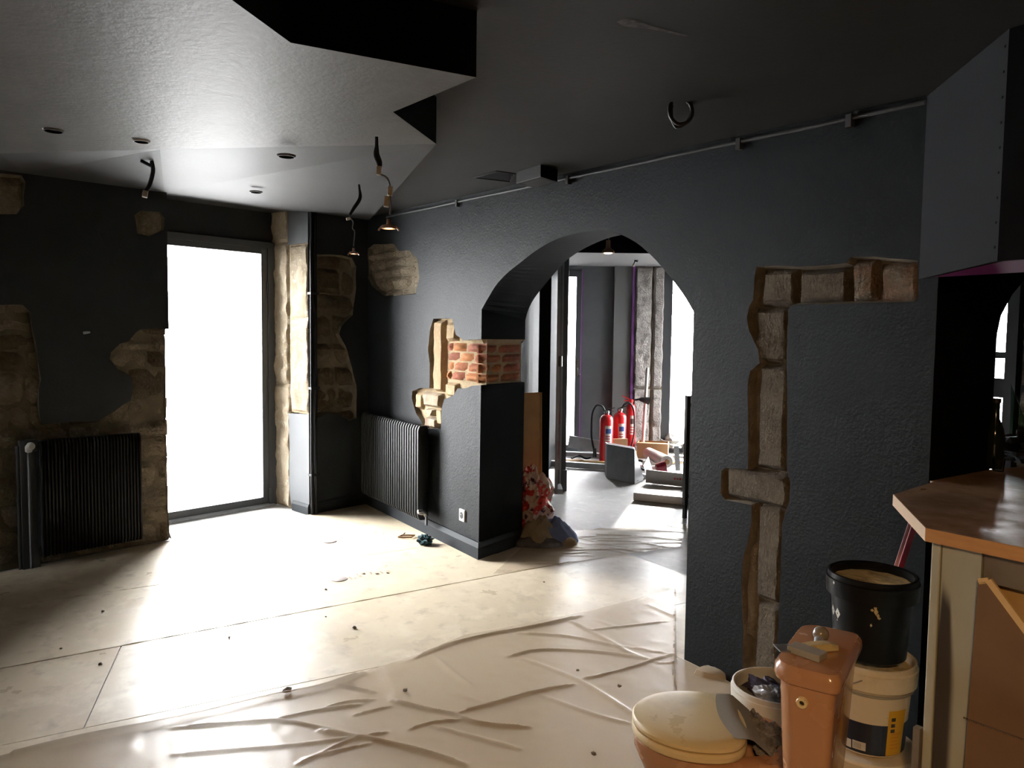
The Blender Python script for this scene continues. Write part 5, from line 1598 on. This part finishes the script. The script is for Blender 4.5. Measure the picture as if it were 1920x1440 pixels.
# fire extinguishers
def extinguisher(px, d, zt, r, label, hose=0, horn=False, labels=True):
    c = CW((px - 960) / F * d, d)
    t = thing('fire_extinguisher', label, 'fire extinguisher', c, 0, 'fire extinguishers by the far pier')
    MB().lathe(c, [(r * .85, .0), (r, .02), (r, zt - .07), (r * .93, zt - .04), (r * .7, zt - .012), (r * .38, zt), (r * .3, zt + .02)], 28).build('cylinder', M['red'], t, smooth=True)
    MB().lathe(c, [(r * .3, zt + .015), (r * .42, zt + .02), (r * .42, zt + .05), (r * .25, zt + .06)], 16).build('valve', M['chrome'] if not horn else M['red'], t, smooth=True)
    tp_ = c + up * (zt + .055)
    MB().bar(tp_ - CR * .02, tp_ + CR * (-.13 if horn else .1) + up * (.05 if horn else .035), .022, .012).build('lever', M['rubber'] if not horn else M['red'], t)
    MB().bar(tp_ - CR * .02 - up * .02, tp_ + CR * (-.1 if horn else .09) - up * .012, .02, .01).build('carry_handle', M['chrome'] if not horn else M['red'], t)
    if hose:
        s = hose
        P = crspline([tp_ - up * .02 + CR * .02 * s, tp_ + CR * .06 * s + up * .055, tp_ + CR * (r + .05) * s + up * .06, tp_ + CR * (r + .10) * s - up * .06, c + CR * (r + .105) * s + up * (zt * .55), c + CR * (r + .06) * s + up * (zt * .2)], 8)
        ho = MB().tube(P, .013, 10).build('hose', M['rubber'], t, smooth=True)
        e = P[-1]
        MB().tube([e + up * .06, e - up * .05], [.02, .026], 10).build('nozzle', M['rubber'], ho, smooth=True)
    if horn:
        MB().tube([tp_ - up * .01 + CR * .02, tp_ + CR * .1, tp_ + CR * .13, tp_ + CR * .24 - up * .02], [.012, .014, .03, .055], 16).build('horn', M['rubber'], t, smooth=True)
    if labels:
        a0 = math.atan2(-c.y, -c.x)
        mb = MB(); patch(mb, c, r, r, zt * .42, zt * .78, a0 - .55 + .35, a0 + .55 + .35, 8, .002); lb = mb.build('label_sheet', M['sticker'], t)
        mb = MB(); patch(mb, c, r, r, zt * .62, zt * .72, a0 - .1, a0 + .75, 8, .004); mb.build('label_band', M['blue' if not horn else 'ink'], lb)
        for k in range(3):
            mb = MB(); patch(mb, c, r, r, zt * (.45 + .05 * k), zt * (.47 + .05 * k), a0 - .1, a0 + .6, 6, .004); mb.build('label_text', M['redink'], lb)
    return t
extinguisher(1139, 9.55, .62, .085, 'red fire extinguisher with hose on its left, leftmost of the three', -1)
extinguisher(1164, 9.75, .63, .085, 'red fire extinguisher with hose on its right, in the middle of three', 1)
extinguisher(1185, 10.1, .72, .062, 'slim red fire extinguisher with black horn against the stone pier', 0, True)

# steel hood section on the floor
FB = lambda px, py: W(px, py, 0)
qb = [FB(1137, 896), FB(1190, 908), FB(1211, 903)]
t = thing('steel_hopper', 'grey sheet steel hopper box with a sloping side standing on the back room floor', 'steel box', (qb[0] + qb[1]) / 2)
d_ = qb[0]; dF = 8.6
def at_d(px, py, ref):          # point at the ground distance of ref
    d = ray(px, py); nrm = Vector((CF.x, CF.y, 0)).normalized(); t_ = (ref - CAM).dot(nrm) / d.dot(nrm); return CAM + d * t_
v0, v1 = qb[0] + up * .002, qb[1] + up * .002
v2, v3 = at_d(1190, 842, v1), at_d(1138, 832, v0)
bk = Vector((CF.x, CF.y, 0)).normalized()
w1 = qb[2] + up * .002
w2 = v2 + bk * .16 + CR * .02
mb = MB()
w0 = v0 + bk * .42 + CR * .03; w3 = v3 + bk * .16
mb.add([v0, v1, v2, v3, w0, w1 + bk * .10, w2, w3], [(0, 1, 2, 3), (7, 6, 5, 4), (1, 5, 6, 2), (0, 3, 7, 4), (3, 2, 6, 7)])
mb.build('shell', M['steel'], t, bevel=.006)
for a, b in ((.25, .1), (.75, .1), (.9, .15)):
    p = v1.lerp(w1, a) + up * .03
    MB().tube([p, p + CR * .006], .006, 6).build('rivet', M['rubber'], t)
# cardboard box lid, flat cardboard and boards behind
def gbox(name, label, cat, mt, px, py, sx, sy, sz, rot=0.0, z=0.0, part='board', tilt=0.0, group=None, bevel=.003):
    c = W(px, py, z)
    t = thing(name, label, cat, (c.x, c.y, z), 0, group)
    R = Matrix.Rotation(YAW + rot, 3, 'Z') @ Matrix.Rotation(tilt, 3, 'Y')
    mb = MB(); mb.obox(c + up * (sz / 2 + .003 + abs(math.sin(tilt)) * sx / 2), R @ Vector((sx / 2, 0, 0)), R @ Vector((0, sy / 2, 0)), R @ Vector((0, 0, sz / 2)))
    mb.build(part, M[mt] if isinstance(mt, str) else mt, t, bevel=bevel)
    return t
def carton(name, label, px, py, sx, sy, sz, rot, z=0.0, mt='card'):
    c = W(px, py, z)
    t = thing(name, label, 'cardboard box', (c.x, c.y, z))
    R = Matrix.Rotation(YAW + rot, 3, 'Z')
    for nm, cc, h in (('base', (0, 0, .004), (sx / 2, sy / 2, .004)), ('side', (0, -sy / 2, sz / 2), (sx / 2, .004, sz / 2)), ('side', (0, sy / 2, sz / 2), (sx / 2, .004, sz / 2)), ('side', (-sx / 2, 0, sz / 2), (.004, sy / 2, sz / 2)), ('side', (sx / 2, 0, sz / 2), (.004, sy / 2, sz / 2)), ('flap', (0, -sy / 2 - .04, sz + .01), (sx / 2, .045, .003))):
        mb = MB(); mb.obox(c + R @ Vector(cc) + up * .003, R @ Vector((h[0], 0, 0)), R @ Vector((0, h[1], 0)), (0, 0, h[2])); mb.build(nm, M[mt], t)
    return t
carton('open_carton', 'open brown cardboard carton on the floor below the stone pier', 1224, 857, .4, .28, .2, -.25)
gbox('cardboard_sheet', 'upright tan cardboard piece between the extinguishers and the steel box', 'cardboard', 'card', 1157, 866, .26, .03, .30, .1, part='sheet')
gbox('steel_channel', 'long pale steel channel lying on the floor left of the steel box', 'metal channel', 'galv', 1100, 879, 1.0, .06, .07, -.34, part='channel')
gbox('steel_channel', 'grey steel channel lying behind the long one near the glazed door', 'metal channel', 'galv', 1112, 858, .75, .07, .06, -.28, part='channel')
gbox('sheet_metal_tray', 'folded grey sheet metal piece with upturned side left of the steel box', 'metal sheet', 'galv', 1105, 851, .6, .02, .17, -.3, part='sheet', tilt=.12)
gbox('yellow_batten', 'yellowish timber batten lying behind the steel channels', 'batten', 'pine', 1098, 868, .6, .05, .03, -.3, part='batten')
gbox('floor_step', 'low pale grey slab at the foot of the right hand arch pier', 'slab', 'white', 1268, 936, .75, .5, .075, -.42, part='slab')
# bent metal tray on the slab
c = W(1258, 905, .08)
t = thing('bent_metal_tray', 'bent sheet steel tray tilted on the debris pile at the right', 'metal tray', c)
R = Matrix.Rotation(YAW - .35, 3, 'Z')
pr = [(-.27, .16), (-.22, .01), (.2, .0), (.30, .05)]
mb = MB()
vs = []
for y in (-.15, .15):
    for x, z in pr: vs.append(c + R @ Vector((x, y, z + .03 + (.05 if y > 0 else 0))))
mb.add(vs + [v - up * .006 for v in vs], [(i, i + 1, 5 + i, 4 + i) for i in range(3)] + [(8 + i, 9 + i, 13 + i, 12 + i) for i in range(3)] + [(0, 8, 12, 4), (3, 7, 15, 11)] + [(i, i + 1, 9 + i, 8 + i) for i in range(3)] + [(4 + i, 5 + i, 13 + i, 12 + i) for i in range(3)])
mb.build('tray', M['steel'], t)
mb = MB(); mb.obox(c + R @ Vector((.0, -.155, .07)), R @ Vector((.24, 0, -.01)), R @ Vector((0, .003, 0)), (0, 0, .07)); mb.build('front_lip', M['steel'], t)
mb = MB()
for k in range(5): mb.obox(c + R @ Vector((.06 + k * .028, -.1595, .075)), R @ Vector((.009, 0, 0)), R @ Vector((0, .0006, 0)), (0, 0, .009 if k % 2 else .012))
mb.build('red_lettering', M['redink'], t)
# upturned stool legs
t = thing('metal_stand', 'upturned metal stand with two flat legs on the pile by the far window', 'metal stand', W(1282, 880, 0))
for px, y0, y1 in ((1268, 880, 836), (1285, 890, 832)):
    a = W(px + 3, y0 + 4, 0); a.z = .01; b = at_d(px, y1, a)
    MB().bar(a, b, .06, .012, up=bk).build('leg', M['galv'], t)
a, b = at_d(1271, 862, W(1271, 880, 0)), at_d(1284, 866, W(1284, 886, 0))
MB().bar(a, b, .04, .01).build('crossbar', M['galv'], t)
# white conduit leaning on the pier
a = CW((1208 - 960) / F * 10.15, 10.15, .04); b = at_d(1214, 690, a + bk * .12)
t = thing('white_tube', 'white plastic tube leaning upright against the grey stone pier', 'tube', a)
MB().tube([a, b], .022, 12).build('tube', M['white'], t, smooth=True)
MB().tube([a - up * .02, a + (b - a).normalized() * .05], .027, 12).build('end_sleeve', M['white'], t, smooth=True)
# roll of white sheeting, red funnel, rubble
a, b = W(1216, 850, .13), W(1250, 866, .13)
t = thing('sheeting_roll', 'roll of white plastic sheeting lying across the debris by the far window', 'roll', (a + b) / 2)
MB().tube([a, b], .075, 18).build('roll', M['white'], t, smooth=True)
MB().tube([b - (b - a).normalized() * .01, b + (b - a).normalized() * .02], .03, 12).build('core', M['card'], t, smooth=True)
a = W(1240, 878, .12)
t = thing('red_cup', 'dark red plastic cup lying on its side in the debris pile', 'cup', a)
MB().tube([a - CR * .06, a + CR * .05 + up * .02], [.05, .07], 16).build('cup', M['darkred'], t, smooth=True)
t = thing('white_bag', 'crumpled white plastic bag on the debris under the far window', 'bag', W(1248, 846, 0))
blob(W(1248, 846, 0) + up * .12, .24, .18, .12, 51, .5, .115).build('bag', M['white'], t)
rng = random.Random(5)
kinds = [('pale plaster lump', 'plaster_lump', 'plaster lump', 'white'), ('grey metal offcut', 'metal_offcut', 'metal offcut', 'galv'), ('brown wood scrap', 'wood_scrap', 'wood scrap', 'card'), ('dark cable scrap', 'cable_scrap', 'cable scrap', 'rubber')]
spots = [(1216, 878, 0), (1200, 872, 3), (1222, 890, 0), (1236, 895, 1), (1205, 850, 2), (1226, 846, 2), (1262, 858, 1), (1276, 868, 2), (1250, 868, 0), (1086, 862, 3), (1074, 868, 2), (1196, 884, 3)]
names = ['beside the steel hopper', 'right behind the steel hopper', 'between the hopper and the bent tray', 'at the left tip of the bent tray', 'against the back of the open carton', 'behind the sheeting roll', 'left of the upturned stand', 'between the legs of the upturned stand', 'below the white bag', 'at the foot of the glazed back door', 'near the steel channel tip', 'at the sloping side of the hopper']
for (px, py, k), wh in zip(spots, names):
    lab, nm, cat, mt_ = kinds[k]
    c = W(px, py, 0)
    t = thing(nm, lab + ' on the back room floor ' + wh, cat, c, 0, 'building debris in the back room')
    if k == 0: blob(c + up * .04, .09, .07, .05, px, .6, .038, 12, 8).build('lump', M[mt_], t)
    elif k == 3:
        MB().tube(crspline([c + CR * -.1 + up * .02, c + bk * .05 + up * .05, c + CR * .08 + up * .02, c + CR * .15 + up * .03], 5), .015, 8).build('cable', M[mt_], t, smooth=True)
    else:
        r_ = rng.uniform(-.6, .6); R = Matrix.Rotation(YAW + r_, 3, 'Z')
        mb = MB(); mb.obox(c + up * .025, R @ Vector((rng.uniform(.12, .22), 0, .0)), R @ Vector((0, .05, 0)), (0, 0, .015)); mb.build('piece', M[mt_], t, bevel=.003)

# radiator seen past the right-hand pier
t = thing('back_radiator', 'dark slim radiator at the right edge of the arch view', 'radiator', CW((1297 - 960) / F * 6.6, 6.6))
for k in range(6):
    p = CW((1291 - 960) / F * 6.6 + k * .045, 6.6 + k * .01)
    z1 = 1.6 - (742 - 636) * 6.6 / F
    mb = MB(); mb.obox(p + up * (.12 + (z1 - .12) / 2), CR * .016, bk * .05, (0, 0, (z1 - .12) / 2)); mb.build('fin', M['blackmetal'], t, bevel=.006)
mb = MB(); p = CW((1291 - 960) / F * 6.6, 6.6); q2 = CW((1291 - 960) / F * 6.6 + .225, 6.65)
mb.tube([p + up * .2, q2 + up * .2], .02, 8); mb.tube([p + up * (z1 - .08), q2 + up * (z1 - .08)], .02, 8)
mb.bar(p + up * .0, p + up * .14, .03); mb.bar(q2, q2 + up * .14, .03); mb.build('header_pipe', M['blackmetal'], t)

# ---- floor: dust sheets and bits ------------------------------------------------------------
def Sg(*pts): return [W(x, y, 0) for x, y in pts]
edge_line = [(-260, 1500), (0, 1425), (150, 1387), (340, 1350), (500, 1311), (600, 1291), (680, 1263), (780, 1231), (870, 1193), (1000, 1168), (1100, 1149), (1200, 1123), (1283, 1103)]
folds = [([(0, 1428), (150, 1391), (340, 1354), (500, 1315), (600, 1295), (680, 1267)], .020, .022), ([(780, 1236), (844, 1211), (922, 1192), (1005, 1177), (1087, 1158)], .012, .016),
         ([(975, 1190), (1069, 1197), (1162, 1216)], .009, .013), ([(952, 1235), (1012, 1222), (1125, 1226), (1200, 1237)], .010, .012), ([(862, 1340), (937, 1319), (1012, 1299), (1076, 1287)], .011, .010),
         ([(1084, 1278), (1162, 1261), (1260, 1229)], .008, .010), ([(982, 1239), (1087, 1280), (1189, 1344)], .008, .012), ([(735, 1317), (795, 1332), (844, 1342), (900, 1361), (990, 1368)], .013, .012),
         ([(769, 1372), (810, 1359), (859, 1355)], .009, .009), ([(810, 1366), (900, 1389), (975, 1409)], .008, .012), ([(560, 1436), (600, 1419), (656, 1392), (724, 1377)], .009, .012),
         ([(600, 1374), (667, 1386), (690, 1389), (769, 1407), (870, 1437)], .013, .013), ([(600, 1287), (637, 1289), (701, 1302)], .010, .012), ([(667, 1344), (731, 1329)], .009, .010),
         ([(840, 1302), (900, 1319)], .006, .014), ([(1012, 1306), (1125, 1347), (1180, 1360)], .006, .012), ([(1069, 1167), (1144, 1205), (1181, 1227), (1235, 1246)], .007, .011),
         ([(1114, 1164), (1162, 1182)], .006, .010), ([(1215, 1136), (1267, 1160)], .006, .010), ([(328, 1369), (474, 1358), (547, 1358), (667, 1384)], .010, .014), ([(510, 1355), (598, 1336), (674, 1325)], .009, .012),
         ([(328, 1420), (456, 1409), (547, 1402), (700, 1382)], .008, .014), ([(600, 1335), (650, 1320), (700, 1316)], .008, .012), ([(569, 1427), (693, 1398)], .008, .010), ([(705, 1250), (740, 1290), (735, 1317)], .003, .022), ([(812, 1232), (850, 1265), (885, 1290)], .006, .016),
         ([(1100, 1185), (1180, 1176), (1250, 1168)], .006, .01), ([(1155, 1213), (1252, 1229), (1263, 1244), (1238, 1246)], .006, .006)]
FS = [(Sg(*p), h, w_) for p, h, w_ in folds]
segs = []
for pts, h, w_ in FS:
    n = len(pts) - 1
    P = crspline(pts, 4)
    for i in range(len(P) - 1): segs.append((P[i].x, P[i].y, P[i + 1].x, P[i + 1].y, h * (1 if 0 < i < len(P) - 2 else .6), w_))
import numpy as np
sg = np.array(segs)
EL = Sg(*edge_line)
rt, fw = Vector((CR.x, CR.y, 0)).normalized(), bk
# the sheet fans out: columns of equal bearing, rows from its far edge inwards
er = [p.dot(rt) / p.dot(fw) for p in EL]; ei = [1 / p.dot(fw) for p in EL]
NX, NY = 480, 330
Rs = np.linspace(-.80, .66, NX)
far = 1 / np.interp(Rs, er, ei)
# up to the pier of the arch, then along the foot of the wall
for i, q_ in enumerate(Rs):
    if q_ > .229: far[i] = (YR - .012) / (rt.y * q_ + fw.y)
tt = np.linspace(0, 1, NY)
D = far[None, :] + (0.95 - far[None, :]) * tt[:, None]
XX = Rs[None, :] * D
wx = rt.x * XX + fw.x * D; wy = rt.y * XX + fw.y * D
Hh = np.zeros_like(wx)
for (ax_, ay_, bx_, by_, h, w_) in sg:
    dx, dy = bx_ - ax_, by_ - ay_
    l2 = dx * dx + dy * dy + 1e-9
    t_ = np.clip(((wx - ax_) * dx + (wy - ay_) * dy) / l2, 0, 1)
    dist2 = (wx - ax_ - t_ * dx) ** 2 + (wy - ay_ - t_ * dy) ** 2
    Hh = np.maximum(Hh, h * np.exp(-dist2 / (2 * (w_ * .55) ** 2)))
verts = []
for j in range(NY):
    for i in range(NX):
        x, y = wx[j, i], wy[j, i]
        nz_ = .0022 * noise.noise((x * 14, y * 14, 0)) + .0025 * noise.noise((x * 4, y * 7, 3))
        verts.append((x, y, FT + .003 + max(0, nz_) + 1.15 * float(Hh[j, i])))
me = bpy.data.meshes.new('dust_sheet')
me.from_pydata(verts, [], [(j * NX + i, j * NX + i + 1, (j + 1) * NX + i + 1, (j + 1) * NX + i) for j in range(NY - 1) for i in range(NX - 1)])
me.materials.append(M['film']); me.polygons.foreach_set('use_smooth', [True] * len(me.polygons)); me.update()
o = bpy.data.objects.new('dust_sheet', me); C.objects.link(o)
tag(o, 'thin wrinkled plastic dust sheet spread over the floor in front of the toilet', 'dust sheet')
# second sheet in the archway
cor = [W(925, 1078), W(1276, 1026), W(1290, 985), W(1010, 1000)]
ridg = []
rr_ = random.Random(3)
for k in range(26):
    a, b = rr_.random(), rr_.random(); p = cor[0].lerp(cor[1], a).lerp(cor[3].lerp(cor[2], a), b)
    d = (CR * 1.0 + bk * rr_.uniform(-.9, .25)).normalized() * rr_.uniform(.12, .38)
    ridg.append((p - d, p + d, rr_.uniform(.003, .007), rr_.uniform(.008, .014)))
mb = MB()
def sh(a, b):
    p = cor[0].lerp(cor[1], a).lerp(cor[3].lerp(cor[2], a), b)
    z = 0
    for p0_, p1_, h, w_ in ridg:
        d = p1_ - p0_; t_ = max(0, min(1, ((p - p0_).x * d.x + (p - p0_).y * d.y) / (d.x ** 2 + d.y ** 2)))
        q_ = p0_ + d * t_; z = max(z, h * math.exp(-((p - q_).x ** 2 + (p - q_).y ** 2) / (2 * w_ * w_)))
    return Vector((p.x, p.y, FT + .0035 + z * 1.3))
mb.grid(sh, 110, 70)
tag(mb.build('dust_sheet', M['film'], smooth=True, fix=False), 'crinkled plastic sheet on the floor inside the archway', 'dust sheet')

def spot(name, label, cat, px, py, fnb): 
    c = W(px, py, FT); t = thing(name, label, cat, c); fnb(c, t); return t
spot('teal_rag', 'small dark teal crumpled rag on the floor near the pier skirting', 'rag', 797, 1020, lambda c, t: blob(c + up * .03, .055, .045, .035, 61, .7, .029, 18, 12).build('rag', M['teal'], t))
def clip_(c, t):
    R = Matrix.Rotation(YAW, 3, 'Z')
    P = [c + R @ Vector(v) for v in ((-.055, -.03, .012), (.05, -.03, .012), (.065, .03, .012), (-.03, .03, .012), (-.055, -.03, .012))]
    MB().tube(P, .007, 6).build('loop', M['card'], t)
    MB().bar(c + R @ Vector((-.03, .035, .01)), c + R @ Vector((-.01, .035, .03)), .008).build('tab', M['chip'], t)
spot('wire_clip', 'small brown rectangular bracket lying on the floor by the corner radiator', 'bracket', 761, 1008, clip_)
def disc_(c, t): MB().lathe(c, [(.052, .0), (.052, .003), (.047, .005), (.001, .0055)], 28, True, False).build('disc', M['disc'], t, smooth=True)
spot('floor_disc', 'round taupe disc on the bright floor near the door recess', 'disc', 618, 1015, disc_)
spot('floor_disc', 'round taupe disc on the floor beside the smudged stamp', 'disc', 636, 1086, disc_)
# smudged stamp on the board: worn row of illegible letters
stm = MB()
a, b = W(652, 1083, FT), W(732, 1071, FT)
rs_ = random.Random(8)
d = (b - a).normalized(); n_ = Vector((-d.y, d.x, 0)); Ls = (b - a).length
k = 0
x = 0
while x < Ls:
    w_ = rs_.uniform(.02, .045)
    for j in range(3):
        if rs_.random() < .75:
            stm.obox(a + d * (x + w_ * rs_.uniform(.2, .7)) + n_ * rs_.uniform(-.035, .035) + up * .0, d * w_ * rs_.uniform(.15, .4), n_ * rs_.uniform(.006, .02), (0, 0, .0004))
    x += w_ + .008
o = stm.build('floor_stamp', mat('faded_brown_stamp', (.42, .33, .23), .8), floor)
# grit
kk = [(540, 1297, .03), (665, 1178, .018), (611, 1106, .012), (1083, 1258, .012), (193, 1147, .012), (188, 1246, .014), (114, 1217, .01), (760, 1296, .016), (1161, 1288, .014), (1113, 1415, .014), (1228, 1418, .014), (430, 1196, .012), (611, 1157, .008), (1020, 1092, .01)]
wh = ['on the fold edge of the dust sheet', 'right of the bright patch', 'below the lower floor disc', 'in the middle of the dust sheet', 'left of the bright patch near the lap joint', 'below the middle lap joint', 'at the far left below the curled joint', 'on the dust sheet near its left fold', 'on the dust sheet before the arch pier', 'at the front left of the toilet', 'against the front of the toilet bowl', 'in the middle of the bright patch', 'above the smudged line', 'on the board before the archway']
for (px, py, r), w_ in zip(kk, wh):
    c = W(px, py, FT + (.006 if py > 1250 else 0))
    t = thing('debris_chip', 'tiny dark chip of rubble ' + w_, 'debris', c, 0, 'rubble chips on the floor')
    r *= .7
    blob(c + up * r * .45, r, r * .8, r * .5, px, .6, r * .42, 10, 7).build('chip', M['chip'], t)
# torn plastic at the foot of the pier
c = W(1345, 1268, 0)
t = thing('plastic_scrap', 'clear crumpled plastic scrap at the foot of the right arch pier', 'plastic scrap', c)
heap(c + up * .0, .11, .05, .012, 71, 26, 9).build('scrap', M['film'], t, smooth=True)
